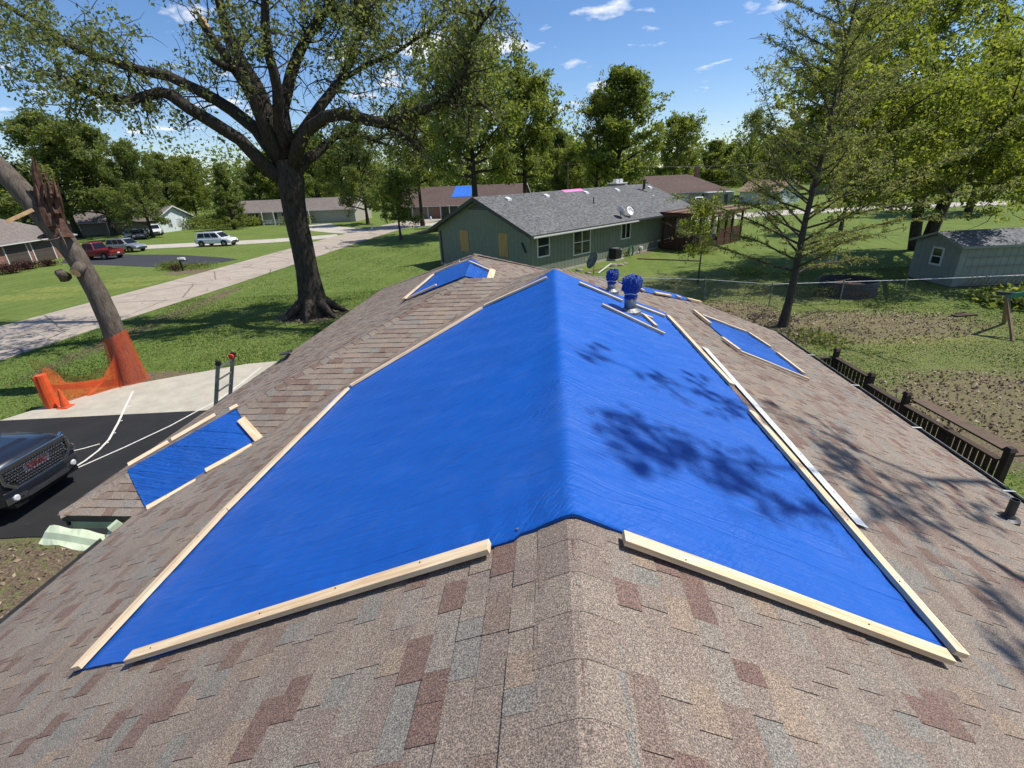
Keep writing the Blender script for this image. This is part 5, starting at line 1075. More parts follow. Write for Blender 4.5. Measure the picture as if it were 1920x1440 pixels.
class Tree:
    def __init__(s, seed): s.rng = np.random.default_rng(seed); s.tb = MB(); s.C = []; s.A = []
    def tube(s, pts, r0, r1, n=5, wob=0): 
        k = len(pts); s.tb.tube(pts, [r0+(r1-r0)*i/(k-1) for i in range(k)], n, caps=False, wob=wob, seed=int(s.rng.integers(1e6)))
    def clump(s, c, r, n, sq=.8):
        v = s.rng.normal(size=(n,3)); v /= np.linalg.norm(v, axis=1)[:,None]; v *= (s.rng.random(n)**.45)[:,None]*r; v[:,2] *= sq
        a0 = s.rng.uniform(.1,.85); s.C.append(np.array(c)+v); s.A.append(np.clip(a0*.6+s.rng.random(n)*.45, 0, 1))
    def finish(s, name, label, cat, loc, bark, leaf, size, group=None, flat=0.0, narrow=.55, smooth=True):
        e = empty(name, tuple(loc), label, cat, group); s.tb.build('trunk', bark, e, smooth=smooth)
        if s.C:
            me = leafmesh('crown', np.concatenate(s.C), np.concatenate(s.A), size, s.rng, leaf, flat, narrow, loc); link('crown', me, e)
        return e
def gen_tree(seed, H, R, cb, nl, nsub, lpc, ls, cr=.8, trunk=None, shape='round', up=.06, bare=0.0, loc=(0,0,0)):
    t = Tree(seed); g = t.rng; r0 = trunk or H*.02; top = H*.8
    lo = np.array(loc, float)
    tr = [lo+np.array([math.sin(z*.5+seed)*.012*z, math.cos(z*.4+seed)*.012*z, z-(.15 if z == 0 else 0)]) for z in np.linspace(0, top, 9)]
    t.tb.tube(tr, [r0*(1.45 if i == 0 else 1)*(1-.8*i/8) for i in range(9)], 9, caps=False, wob=.06, seed=seed)
    for k in range(nl):
        f = (k+.5)/nl; z = cb+(top-cb)*f**.9; base = np.array([np.interp(z, np.linspace(0, top, 9), [p[j] for p in tr]) for j in range(2)]+[lo[2]+z])
        an = k*2.399+g.uniform(-.4,.4)+seed; el = rad(8+62*f+g.uniform(-10,10))
        prof = math.sin(math.pi*min(.97, .22+.72*f))**.7 if shape == 'round' else (1.05-.85*f if shape == 'cone' else .55+.5*math.sin(math.pi*f))
        L = R*prof*g.uniform(.75,1.15); d = np.array([math.cos(an)*math.cos(el), math.sin(an)*math.cos(el), math.sin(el)])
        pts = bez(base, d, L, 5, g, up, .13); rb = r0*(.5-.33*f); t.tube(pts, rb, rb*.18, 5)
        isbare = g.random() < bare
        for j in range(nsub):
            u = g.uniform(.3, 1.0); i = min(4, int(u*5)); p = pts[i]+(pts[i+1]-pts[i])*(u*5-i); dd = unit(unit(pts[i+1]-pts[i])*.5+g.normal(size=3)*.75+np.array([0,0,.25]))
            sp = bez(p, dd, L*g.uniform(.2,.42), 3, g, up*.6, .2); t.tube(sp, rb*.22, rb*.05, 3)
            if isbare: continue
            for q in (sp[-1], sp[2], sp[1]+g.normal(size=3)*.3): t.clump(q+g.normal(size=3)*.15*cr, cr*g.uniform(.55,1.15), lpc)
        if not isbare: t.clump(pts[-1], cr, lpc*2); t.clump(pts[-2], cr*.9, lpc)
    if not bare: t.clump(tr[-1]+np.array([0,0,.4]), cr*1.1, lpc*2)
    return t
PROTO = {}
def proto(key, *a, leaf='leaf_mid', bark='bark', size=.3, **k):
    t = gen_tree(*a, **k); tm = t.tb
    me = bpy.data.meshes.new('trunk'); me.from_pydata([tuple(p) for p in tm.v], [], tm.f); me.polygons.foreach_set('use_smooth', np.ones(len(me.polygons), dtype=bool)); me.materials.append(M[bark])
    PROTO[key] = (me, leafmesh('crown', np.concatenate(t.C), np.concatenate(t.A), size, t.rng, M[leaf]), a[1])
def plant(key, x, y, H, label, rot=0.0, wide=1.0, name='tree', cat='tree', group=None):
    tr, cr, h0 = PROTO[key]; s = H/h0; e = empty(name, (x,y,0), label, cat, group); e.scale = (s*wide, s*wide, s); e.rotation_euler[2] = rot
    link('trunk', tr, e); link('crown', cr, e); return e
proto('broad', 1, 20, 8.2, 3.2, 34, 6, 34, .3, leaf='leaf_mid', size=.42, cr=1.15)
proto('dark', 2, 20, 7.4, 2.6, 34, 6, 34, .3, leaf='leaf_dark', size=.40, cr=1.1)
proto('airy', 3, 20, 6.8, 4.0, 30, 6, 17, .3, leaf='leaf_mid', size=.34, cr=.95, bare=.12)
proto('tall', 4, 22, 5.4, 4.0, 34, 6, 30, .3, leaf='leaf_mid', size=.38, cr=.95, shape='egg', bare=.05)
proto('high', 9, 22, 7.6, 6.6, 40, 6, 30, .3, leaf='leaf_mid', size=.4, cr=1.05)
proto('young', 5, 8, 2.7, 1.9, 26, 6, 24, .2, leaf='leaf_mid', size=.2, cr=.5, bark='bark_thin')
proto('cone', 6, 16, 3.6, 1.0, 40, 5, 26, .3, leaf='leaf_dark', size=.3, cr=.6, shape='cone')
GT = 'trees around the street'
def tr_at(key, px, py, ytop, label, Y=None, rot=0.0, wide=1.0):
    p = at(px, py) if Y is None else aty(px, py, Y)
    d = np.array([p[0], p[1], 0]); best = 20
    for H in np.arange(4, 40, .25):
        if pix([p[0], p[1], H])[1] <= ytop: best = H; break
    return plant(key, p[0], p[1], best, label, rot, wide, group=GT)
tr_at('dark', 148, 447, 205, 'tall dark tree left of the big broken-limbed tree', rot=.6, wide=1.2)
tr_at('dark', 215, 442, 222, 'tall dark tree between the two nearest dark trees at the long house', rot=3.6, wide=1.1)
tr_at('broad', 8, 440, 262, 'rounded tree at the left edge behind the brick house', rot=2.6, wide=1.2)
tr_at('dark', 330, 420, 285, 'dark tree just behind the white gable', rot=1.2, wide=1.2)
tr_at('broad', 545, 405, 270, 'tree behind the roof of the porch house', rot=2.9, wide=1.2)
tr_at('broad', 650, 408, 262, 'leafy tree behind the right side of the big trunk', rot=4.5, wide=1.1)
tr_at('dark', 287, 446, 262, 'dark leafy tree beside the parked cars at the long house', rot=2.0, wide=.85)
tr_at('dark', 60, 452, 300, 'dense tree behind the brick house roof', rot=4.1)
tr_at('cone', 440, 430, 285, 'dark pointed tree near the white suv', rot=1.0, wide=1.05)
tr_at('broad', 372, 415, 290, 'rounded tree behind the gable of the long house', rot=3.0)
tr_at('dark', 495, 408, 300, 'dark tree behind the porch house', rot=5.0)
tr_at('broad', 600, 400, 240, 'spreading tree directly behind the big trunk', rot=.3)
tr_at('dark', 690, 420, 225, 'dense dark tree right of the big trunk', rot=1.4, wide=.8)
tr_at('young', 752, 450, 318, 'small round young tree on the mown lawn', rot=.2)
tr_at('tall', 810, 380, 232, 'slim green tree left of the blue-patched roof', rot=2.2, wide=.8)
tr_at('high', 893, 395, 45, 'very tall spreading tree rising behind the left end of the grey roof', Y=66, rot=.9, wide=1.0)
tr_at('high', 985, 385, 120, 'airy tall tree behind the grey roof, right of the tallest one', Y=80, rot=3.9, wide=.95)
tr_at('high', 790, 395, 175, 'leafy tree between the small lawn tree and the tallest one', Y=84, rot=5.2, wide=.8)
tr_at('dark', 1045, 370, 238, 'dark low tree beside the utility pole', Y=110, rot=2.6)
tr_at('tall', 1158, 370, 102, 'tall narrow tree with bare limbs behind the grey ridge', Y=76, rot=1.9, wide=1.1)
tr_at('airy', 1118, 370, 150, 'thin half-bare tree left of the tall narrow one', Y=79, rot=.4, wide=.6)
tr_at('broad', 1262, 365, 212, 'green tree right of the tall narrow one', Y=118, rot=4.4, wide=.9)
tr_at('airy', 1395, 372, 195, 'thin tall tree behind the white garage', Y=120, rot=1.1, wide=.75)
tr_at('tall', 1332, 365, 255, 'rounded tree behind the brick chimney', Y=130, rot=3.3, wide=1.3)
tr_at('airy', 1575, 435, 130, 'slender tree on the lawn behind the cypress', rot=2.7, wide=.6)
tr_at('dark', 1470, 372, 232, 'dark tree far behind the cypress', Y=128, rot=.7)
tr_at('broad', 1815, 398, 60, 'leafy tree at the back street behind the shed', rot=3.6, wide=.9)
tr_at('broad', 1650, 375, 185, 'tree in front of the tan house', Y=135, rot=1.7)
tr_at('broad', 1440, 372, 248, 'full round tree left of the cypress crown', Y=125, rot=5.5, wide=1.2)
tr_at('broad', 1350, 370, 268, 'low round tree right of the brick chimney', Y=135, rot=2.4, wide=1.3)
tr_at('dark', 1530, 372, 240, 'dark round tree hidden behind the cypress boughs', Y=125, rot=2.1, wide=1.2)
tr_at('broad', 1085, 372, 262, 'low leafy tree between the utility pole and the half-bare tree', Y=105, rot=3.1, wide=1.3)
# woods closing the horizon
g = np.random.default_rng(8); cs = []; ca = []
for k in range(620):
    x = g.uniform(-230, 260); y = 185+abs(x)*-.1+g.uniform(0, 40); h = g.uniform(9, 19)+3*math.sin(x*.05)
    n = 210; v = g.normal(size=(n,3))*np.array([3.6,3,h*.34])+np.array([x,y,h*.55]); v[:,2] = np.abs(v[:,2]); cs.append(v); ca.append(np.clip(g.uniform(.1,.7)+g.normal(size=n)*.15, 0, 1))
me = leafmesh('woods', np.concatenate(cs), np.concatenate(ca), 1.15, g, M['leaf_mid']); o = link('distant_woods', me); tag(o, 'distant band of woods along the horizon', 'woods', kind='stuff')
# ---------------------------------------------------------------- the big storm-damaged tree
BY = 27.9; T = Tree(21); bp = at(590,592)
def tpt(px, py, dy=0.0): return aty(px, py, BY+dy)
def limb(L, r0, r1, n=9):
    pts = [tpt(*p) for p in L]; T.tb.tube(pts, [r0+(r1-r0)*i/(len(pts)-1) for i in range(len(pts))], n, caps=True, wob=.07, seed=len(L)*7); return pts
trunk = [tpt(592,604),tpt(590,590),tpt(587,572),tpt(583,545),tpt(577,510),tpt(566,460),tpt(556,415),tpt(550,375),tpt(545,335),tpt(535,300)]
T.tb.tube(trunk, [1.3,1.1,.82,.68,.6,.57,.58,.62,.66,.5], 16, caps=False, wob=.05, seed=3)
for k in range(7):
    an = k*.9+.3; b0 = trunk[2]; T.tb.tube([b0+np.array([math.cos(an)*.55,math.sin(an)*.55,.25]), b0+np.array([math.cos(an)*1.25,math.sin(an)*1.25,-.25]), b0+np.array([math.cos(an)*1.9,math.sin(an)*1.9,-.62])], [.32,.2,.06], 7, caps=False, seed=k, wob=.1)
LB = [
 limb([(530,335,0),(510,322,-.3),(480,293,-.8),(450,262,-1.2),(400,231,-1.8),(353,203,-2.2),(320,178,-2.4),(300,172,-2.6),(270,182,-2.8),(240,187,-3),(187,177,-3.4),(160,166,-3.6),(133,157,-4),(112,140,-4.2)], .38, .09),
 limb([(525,300,0),(500,272,.4),(480,242,.6),(433,205,1),(400,184,1.2),(367,167,1.4),(317,143,1.6),(270,133,1.8),(233,123,2),(193,110,2.2),(140,90,2.5),(100,63,2.8),(60,40,3),(0,2,3.4),(-60,-40,3.8)], .35, .11),
 limb([(528,310,0),(507,262,-.4),(490,220,-.6),(477,187,-.8),(460,158,-.9),(443,133,-1),(420,100,-1.1),(400,73,-1.2),(384,48,-1.25)], .36, .15),
 limb([(535,300,0),(513,247,.3),(493,182,.6),(478,155,.7),(460,127,.8),(446,100,.9),(433,73,1),(420,35,1.1),(408,-10,1.2),(398,-70,1.3)], .36, .18),
 limb([(540,290,0),(523,233,-.5),(521,167,-1),(512,130,-1.2),(503,100,-1.4),(498,50,-1.6),(497,0,-1.8),(490,-80,-2)], .3, .15),
 limb([(543,280,0),(530,205,.6),(547,133,1.2),(560,100,1.4),(573,73,1.6),(594,40,1.8),(612,15,2),(628,-35,2.2),(640,-90,2.4)], .32, .12),
 limb([(605,25,2),(640,20,1.6),(668,32,1.2),(690,20,.9),(720,-10,.6)], .2, .08),
 limb([(548,318,0),(560,270,-.6),(580,240,-1),(610,220,-1.4),(640,213,-1.7),(680,222,-2),(717,232,-2.3),(752,220,-2.6),(790,207,-3),(827,193,-3.3),(845,172,-3.5),(856,155,-3.6),(873,127,-3.9),(882,100,-4),(887,73,-4.2),(905,40,-4.4),(930,12,-4.6)], .34, .06),
 limb([(827,193,-3.3),(850,189,-3.6),(873,190,-4),(913,200,-4.4)], .13, .05),
 limb([(717,232,-2.3),(745,242,-2),(772,266,-1.8),(786,283,-1.7)], .15, .06),
 limb([(556,322,0),(575,300,1),(600,282,1.8),(630,255,2.6),(665,250,3.2),(700,262,3.6),(742,278,4)], .32, .07),
 limb([(560,260,0),(600,200,1.5),(640,150,2.6),(660,110,3.2),(675,60,3.8),(700,10,4.2)], .3, .1),
 limb([(640,150,2.6),(690,120,2.4),(740,100,2.2),(800,60,2.0),(850,20,1.8)], .14, .05)]
T.tb.tube([tpt(440,130,-1), tpt(410,120,-2), tpt(395,110,-2.6)], [.2,.14,.1], 7)
# side branches, hanging twigs and leaves
dens = [(3,16),(3,18),(1,7),(2,12),(2,12),(3,18),(2,12),(3,22),(1,7),(1,6),(2,12),(3,18),(2,14)]
for pts, (lf, nb) in zip(LB, dens):
    n = len(pts)
    for k in range(nb*2):
        u = T.rng.uniform(.18 if lf < 3 else .25, 1.0); i = min(n-2, int(u*(n-1))); p = pts[i]+(pts[i+1]-pts[i])*(u*(n-1)-i)
        dd = unit(T.rng.normal(size=3)*.85+unit(pts[i+1]-pts[i])*.6+np.array([0,0,.28])); L = T.rng.uniform(.8,2.7)
        br = bez(p, dd, L, 4, T.rng, -.06, .28); T.tube(br, .045, .014, 4)
        for j in range(5):
            q = br[T.rng.integers(1, 5)]; tw = bez(q, T.rng.normal(size=3)+np.array([0,0,-.1]), T.rng.uniform(.4,1.15), 3, T.rng, -.2, .25); T.tube(tw, .014, .005, 3)
            if T.rng.random() < (.2+.27*lf)*min(1, max(.06, (u-.35)*2.6)):
                for w in tw[1:]: T.clump(w, T.rng.uniform(.2,.42), int(T.rng.integers(6,13)), 1.1)
# heavier leaf masses where the photo shows them
def mass(px, py, rx, ry, n, dy=3.0, r=.5, per=12):
    for k in range(n):
        a = T.rng.uniform(0, 6.283); f = math.sqrt(T.rng.random()); c = tpt(px+rx*f*math.cos(a), py+ry*f*math.sin(a), T.rng.uniform(-dy, dy)); T.clump(c, r*T.rng.uniform(.5,1.2), per, .9)
        if k % 3 == 0: T.tube(bez(c, T.rng.normal(size=3), 1.2, 3, T.rng, -.05, .3), .02, .006, 3)
mass(90,110,100,80,190); mass(170,190,130,40,80); mass(40,30,70,50,70); mass(200,60,70,50,45); mass(385,90,50,60,55); mass(790,60,150,90,230); mass(700,150,110,80,95); mass(900,90,80,100,110,2); mass(640,250,70,45,60); mass(600,70,80,70,90); mass(460,60,60,60,50); mass(860,230,50,40,30)
big = T.finish('broken_shade_tree', 'huge old shade tree with a snapped limb beside the street', 'tree', bp, M['bark'], M['leaf_big'], .17, None, .3, .5)
# pale torn end of the snapped limb
a = tpt(386,52,-1.25); b = tpt(364,18,-1.4)
q = MB(); q.tube([a, a+(b-a)*.4+np.array([.08,0,0]), b], [.22,.15,.02], 7, wob=.25, seed=4); q.tube([a+np.array([.1,0,0]), a+(b-a)*.5+np.array([.2,0,0])], [.1,.01], 5); q.build('torn_limb_end', M['freshwood'], big)
q = MB(); c = tpt(538,362,-.78); q.lathe([(.32,-.05),(.3,.05),(.2,.08),(.15,-.02)], 14, tuple(c), 1); q.build('knot', M['bark'], big)
# ---------------------------------------------------------------- snapped leaning trunk at the left
S = Tree(31); SY = 18.4; sp = lambda px, py, dy=0.0: aty(px, py, SY+dy); lb = at(247,716)
path = [sp(250,730),sp(247,716),sp(240,690),sp(226,655),sp(205,600),sp(182,550),sp(160,510),sp(140,478),sp(118,448),sp(92,418),sp(60,380),sp(30,345),sp(4,318),sp(-12,300)]
S.tb.tube(path, [.58,.5,.43,.385,.35,.33,.325,.335,.345,.36,.35,.33,.31,.25], 16, wob=.035, seed=2)
S.tb.tube([sp(122,520,-.25), sp(112,512,-.5), sp(105,512,-.6)], [.2,.15,.09], 9, wob=.16)
S.tb.tube([sp(152,498,-.2), sp(141,511,-.55)], [.2,.165], 12, wob=.05)
S.tb.tube([sp(95,440), sp(75,445,-.4), sp(70,446,-.5)], [.12,.06,.02], 6)
for pth in ([(118,440,-.4),(108,447,-.7),(85,452,-.9),(72,448,-1)],[(110,430,-.5),(122,455,-.75),(128,470,-.8)]): S.tb.tube([sp(*p) for p in pth], [.03,.02,.015,.01][:len(pth)], 5)
snag = S.finish('snapped_trunk', 'leaning snapped tree trunk with a splintered top and orange netting at its foot', 'tree trunk', lb, M['bark_gray'], M['leaf_mid'], .1)
q = MB(); c = sp(141,512,-.56); dv = unit(sp(141,512,-.56)-sp(152,498,-.2)); x = unit(np.cross(dv, [0,0,1])); y = np.cross(x, dv); q.loft([[c+dv*h+(x*math.cos(6.283*j/16)+y*math.sin(6.283*j/16))*r for j in range(16)] for r, h in ((.165,0),(.12,.012),(.11,-.005))]); q.build('sawn_stub_face', M['freshwood'], snag)
q = MB()
for k, (P_, R_) in enumerate(([[(112,436,-.2),(98,412,-.15),(84,385,-.1),(72,350,-.1),(64,320,-.1),(60,292,-.1)], [.2,.16,.12,.09,.06,.01]], [[(100,425,-.4),(86,395,-.35),(74,372,-.3),(66,345,-.2)], [.2,.14,.08,.01]], [[(120,445,-.3),(112,412,-.2),(98,392,-.2)], [.22,.12,.01]], [[(88,400,0),(76,360,0),(70,318,0),(67,300,0)], [.2,.14,.08,.01]])): q.tube([sp(*p) for p in P_], R_, 6, wob=.45, seed=k)
rw = random.Random(3)
for k in range(16):
    bx_, by_ = rw.uniform(84,122), rw.uniform(395,440); q.tube([sp(bx_,by_,rw.uniform(-.5,.1)), sp(bx_-rw.uniform(6,20),by_-rw.uniform(25,60),rw.uniform(-.4,.1)), sp(bx_-rw.uniform(14,30),by_-rw.uniform(60,95),rw.uniform(-.3,.1))], [rw.uniform(.05,.1),.05,.006], 4, wob=.3, seed=k)
q.build('splintered_wood', M['heartwood'], snag)
q = MB(); q.bar(sp(62,393,-.6), sp(12,416,-1.2), .05, .11); q.build('splinter', M['freshwood'], snag); q = MB(); q.bar(sp(78,372,-.3), sp(86,355,-.3), .03, .05); q.build('splinter', M['freshwood'], snag)
# ---------------------------------------------------------------- orange safety net
def netmesh(fn, nu, nv, w=.011):
    q = MB(); P_ = [[fn(i/nu, j/nv) for j in range(nv+1)] for i in range(nu+1)]
    def rib(a, b, n):
        d = unit(b-a); s_ = np.cross(d, n); s_ = unit(s_)*w; q.face([a-s_, b-s_, b+s_, a+s_])
    for i in range(nu+1):
        for j in range(nv+1):
            a = P_[i][j]; e1 = P_[min(i+1,nu)][j]-P_[max(i-1,0)][j]; e2 = P_[i][min(j+1,nv)]-P_[i][max(j-1,0)]; n = np.cross(e1, e2)
            if i < nu: rib(a, P_[i+1][j], n)
            if j < nv: rib(a, P_[i][j+1], n)
    return q
net = empty('safety_netting', tuple(lb), 'orange safety netting wrapped round the snapped trunk and sagging to the left', 'netting'); rn = random.Random(6)
def trunk_wrap(u, v):
    z = v; c0 = path[1]; c1 = path[4]; c = c0+(c1-c0)*z*.62; r = .66-.24*z**.6+.02*math.sin(u*40); an = u*6.283
    return np.array([c[0]+math.cos(an)*r, c[1]+math.sin(an)*r, .05+1.95*z+.14*math.sin(an+1)*z])
o = netmesh(trunk_wrap, 84, 40, .0048).build('trunk_wrap', M['orange'], net); o['kind'] = 'stuff'
A0 = at(230,728); B0 = at(98,764)
def drape(u, v):
    p = A0+(B0-A0)*u; top_ = 1.45-1.05*math.sin(math.pi*min(1, u*1.05))**.8*(1 if u < .95 else .6); z = .04+(top_)*v*(1-.1*math.sin(u*9))
    sg = .28*math.sin(u*11+v*3)*math.sin(math.pi*u); return np.array([p[0]+sg*.5, p[1]+.25*math.sin(math.pi*u)+sg+v*.25, max(.03, z)])
o = netmesh(drape, 70, 26, .005).build('sagging_net', M['orange'], net); o['kind'] = 'stuff'
def drape2(u, v):
    p = at(70,712)+(at(225,720)-at(70,712))*u; return np.array([p[0], p[1]+.2*math.sin(u*8), .05+(.95-.7*math.sin(math.pi*u))*v])
o = netmesh(drape2, 60, 14, .0042).build('back_net', M['orange'], net); o['kind'] = 'stuff'
rb = at(102,764); q = MB(); q.tube([rb+np.array([0,0,.0]), rb+np.array([-.02,.02,.6]), rb+np.array([-.03,.04,1.25])], [.2,.19,.17], 14, wob=.08, seed=8); q.tube([rb+np.array([-.1,-.1,.05]), rb+np.array([-.12,-.08,1.22])], [.09,.08], 8, wob=.1); tag(q.build('netting_roll', M['orange']), 'upright orange roll of netting left of the traffic cone', 'netting roll')
# ---------------------------------------------------------------- bald cypress
Cy = Tree(41); cy = at(1467,612); H = 15.5; g = Cy.rng
tr = [cy+np.array([.055*z+.05*math.sin(z), .02*z, z]) if z > 0 else cy-np.array([0,0,.2]) for z in np.linspace(0, H, 14)]
Cy.tb.tube(tr, [.25,.175,.15,.132,.115,.1,.086,.073,.061,.05,.04,.03,.018,.008], 10, caps=False, wob=.05, seed=1)
z = 2.4; k = 0
while z < H-.3:
    f = z/H; base = np.array([np.interp(z, np.linspace(0,H,14), [p[j] for p in tr]) for j in range(3)]); an = k*2.4+g.uniform(-.5,.5); L = (7.2*(1-f)**.8+.5)*g.uniform(.55,1.15)
    if z < 3.4: L *= .8
    d = np.array([math.cos(an), math.sin(an), .28+.5*f]); br = bez(base, d, L, 7, g, -.02+.05*f, .09); Cy.tube(br, .05*(1-f)+.014, .006, 5)
    for j in range(int(10+L*6.5)):
        u = g.uniform(.16,1); i = min(6, int(u*7)); p = br[i]+(br[i+1]-br[i])*(u*7-i); ax = unit(br[i+1]-br[i]); sdv = unit(np.cross(ax, [0,0,1]))*g.choice([-1,1])
        tw = bez(p, ax*.85+sdv*.8+np.array([0,0,g.uniform(-.25,.3)]), g.uniform(.4,1.3)*(1-.4*f), 4, g, -.02, .14); Cy.tube(tw, .010, .003, 3)
        if g.random() < (.8 if f > .25 else .6):
            m_ = int(g.integers(14,30)); uu = g.random(m_); ii = np.minimum(3, (uu*4).astype(int)); pp_ = np.array([tw[a]+(tw[a+1]-tw[a])*(b*4-a) for a, b in zip(ii, uu)]); Cy.C.append(pp_+g.normal(size=(m_,3))*.045); Cy.A.append(np.clip(g.uniform(.2,.8)+g.normal(size=m_)*.15, 0, 1))
    z += g.uniform(.10,.2)+.04*f; k += 1
Cy.finish('cypress_tree', 'feathery bald cypress with bare sweeping branches by the chain-link fence', 'tree', cy, M['bark_thin'], M['leaf_cyp'], .13, None, 0, .28)
# ---------------------------------------------------------------- right oak with forked trunks and long low boughs
Ok = Tree(51); g = Ok.rng; OY = 40.5; ob = at(1735,470); op = lambda px, py, dy=0.0: aty(px, py, OY+dy)
def olimb(L, r0, r1): 
    pts = [op(*p) for p in L]; Ok.tb.tube(pts, [r0+(r1-r0)*i/(len(pts)-1) for i in range(len(pts))], 9, caps=False, wob=.06, seed=len(L)); return pts
OL = [olimb([(1712,480),(1716,440),(1722,390),(1728,340),(1735,290),(1745,220),(1750,140),(1752,40),(1750,-60)], .46, .14), olimb([(1728,480),(1752,420),(1775,370),(1795,310),(1815,250),(1835,190),(1860,110),(1880,20),(1890,-60)], .52, .16),
 olimb([(1728,345),(1690,300,-2),(1650,262,-4),(1610,248,-6),(1570,232,-8),(1520,215,-10)], .3, .07), olimb([(1745,220),(1700,180,-2),(1660,140,-4),(1630,95,-5),(1600,60,-6)], .28, .07), olimb([(1740,260),(1700,235,-3),(1640,175,-6),(1590,150,-9),(1560,118,-11)], .25, .06),
 olimb([(1795,310),(1850,300,-4),(1900,262,-8),(1960,240,-11)], .32, .12), olimb([(1775,365),(1740,335,-5),(1700,318,-9),(1660,310,-13)], .25, .06), olimb([(1800,290),(1850,255,-6),(1890,215,-10),(1940,190,-14)], .28, .08), olimb([(1835,190),(1880,150,-3),(1930,110,-6)], .25, .09), olimb([(1750,140),(1700,90,-2),(1660,30,-4),(1630,-20,-5)], .22, .06), olimb([(1800,300),(1850,330,-6),(1900,335,-11),(1960,330,-15)], .22, .07), olimb([(1752,60),(1790,20,-3),(1830,-30,-5)], .2, .06), olimb([(1728,330),(1690,340,-4),(1640,330,-8),(1590,320,-12)], .2, .04), olimb([(1815,250),(1780,205,-4),(1750,180,-8),(1700,205,-12)], .22, .05)]
for pts in OL:
    n = len(pts); Lt = sum(np.linalg.norm(pts[i+1]-pts[i]) for i in range(n-1))
    for k in range(int(8+Lt*1.6)):
        u = g.uniform(.35 if pts is OL[0] or pts is OL[1] else .2, 1); i = min(n-2, int(u*(n-1))); p = pts[i]+(pts[i+1]-pts[i])*(u*(n-1)-i); br = bez(p, unit(pts[i+1]-pts[i])*.6+g.normal(size=3)*.8+np.array([0,0,.15]), g.uniform(1.2,3.4), 4, g, .0, .2); Ok.tube(br, .06, .015, 4)
        for j in range(6):
            q = br[g.integers(1,5)]+g.normal(size=3)*.35; Ok.clump(q, g.uniform(.4,.8), int(g.integers(26,44)), .62)
for (px, py, rx, ry, n, d0, d1) in ((1560,170,110,90,55,-12,-4),(1640,120,120,110,100,-10,0),(1740,200,110,90,75,-12,2),(1860,150,80,130,95,-13,-2),(1800,40,140,70,95,-8,4),(1680,290,110,60,65,-13,-3),(1850,300,90,50,65,-14,-4),(1900,380,40,50,20,-6,2),(1560,300,70,40,30,-10,-3)):
    for k in range(n):
        a = g.uniform(0,6.283); f = math.sqrt(g.random()); c = op(px+rx*f*math.cos(a), py+ry*f*math.sin(a), g.uniform(d0,d1)); Ok.clump(c, g.uniform(.4,.85), int(g.integers(26,44)), .6)
        if k % 3 == 0: Ok.tube(bez(c, g.normal(size=3), 1.8, 3, g, 0, .25), .035, .01, 3)
# long bare twigs hanging down past the shed
for k in range(46):
    p = op(g.uniform(1640,1930), g.uniform(300,350), g.uniform(-13,-6)); tw = bez(p, np.array([g.uniform(-1.2,.1), -.3, g.uniform(-.35,-.02)]), g.uniform(2,4.6), 6, g, -.03, .13); Ok.tube(tw, .022, .005, 4)
    for j in range(3): s_ = tw[g.integers(2,6)]; Ok.tube(bez(s_, np.array([g.uniform(-1,.5), g.uniform(-.5,.5), g.uniform(-.5,.1)]), g.uniform(.5,1.6), 4, g, -.03, .15), .01, .004, 3)
Ok.finish('oak_tree', 'bright green leafy oak with forked trunk behind the shed', 'tree', ob, M['bark'], M['leaf_oak'], .185, None, 0, .6)
# ---------------------------------------------------------------- tree beside the house whose boughs shade the right slope
Sh = Tree(61); g = Sh.rng; sb = np.array([16.6,2.0,0.0]); SDn = np.array(SD)
def shp(px, py, k): return on('right', px, py)+SDn*k
Sh.tb.tube([sb-np.array([0,0,.2]), sb+np.array([0,0,2]), sb+np.array([-.2,0,7]), sb+np.array([-.6,.3,12.5]), sb+np.array([-1,.5,17])], [.5,.36,.32,.26,.2], 10, caps=False, wob=.05)
def bough(L, r0, r1):
    pts = [np.array(p) for p in L]; Sh.tube(pts, r0, r1, 6); return pts
hub = sb+np.array([-.6,.3,12.5])
K_ = 13.0
boughs = [bough([hub, shp(1990,1120,K_), shp(1900,1080,K_), shp(1800,1015,K_), shp(1700,960,K_), shp(1560,890,K_)], .12, .025), bough([hub+np.array([-.1,.1,1]), shp(1980,960,K_+.6), shp(1850,905,K_+.6), shp(1740,900,K_+.5), shp(1640,860,K_+.5), shp(1560,815,K_+.5)], .10, .02),
 bough([shp(1560,890,K_), shp(1450,880,K_), shp(1380,870,K_), shp(1290,860,K_), shp(1190,840,K_)], .03, .012), bough([shp(1640,860,K_+.5), shp(1500,790,K_+.8), shp(1400,760,K_+.8), shp(1250,720,K_+.8), shp(1090,660,K_+.8)], .025, .01), bough([shp(1700,960,K_), shp(1600,985,K_), shp(1480,960,K_), shp(1420,930,K_)], .03, .01), bough([hub+np.array([0,0,-1]), shp(1990,1200,K_-.6), shp(1930,1180,K_-.6), shp(1870,1130,K_-.6)], .08, .02)]
for pts in boughs:
    n = len(pts)
    for k in range(9):
        u = g.uniform(.25,1); i = min(n-2, int(u*(n-1))); p = pts[i]+(pts[i+1]-pts[i])*(u*(n-1)-i); Sh.tube(bez(p, unit(pts[i+1]-pts[i])*.8+g.normal(size=3)*.6, g.uniform(.5,1.3), 4, g, 0, .2), .014, .004, 3)
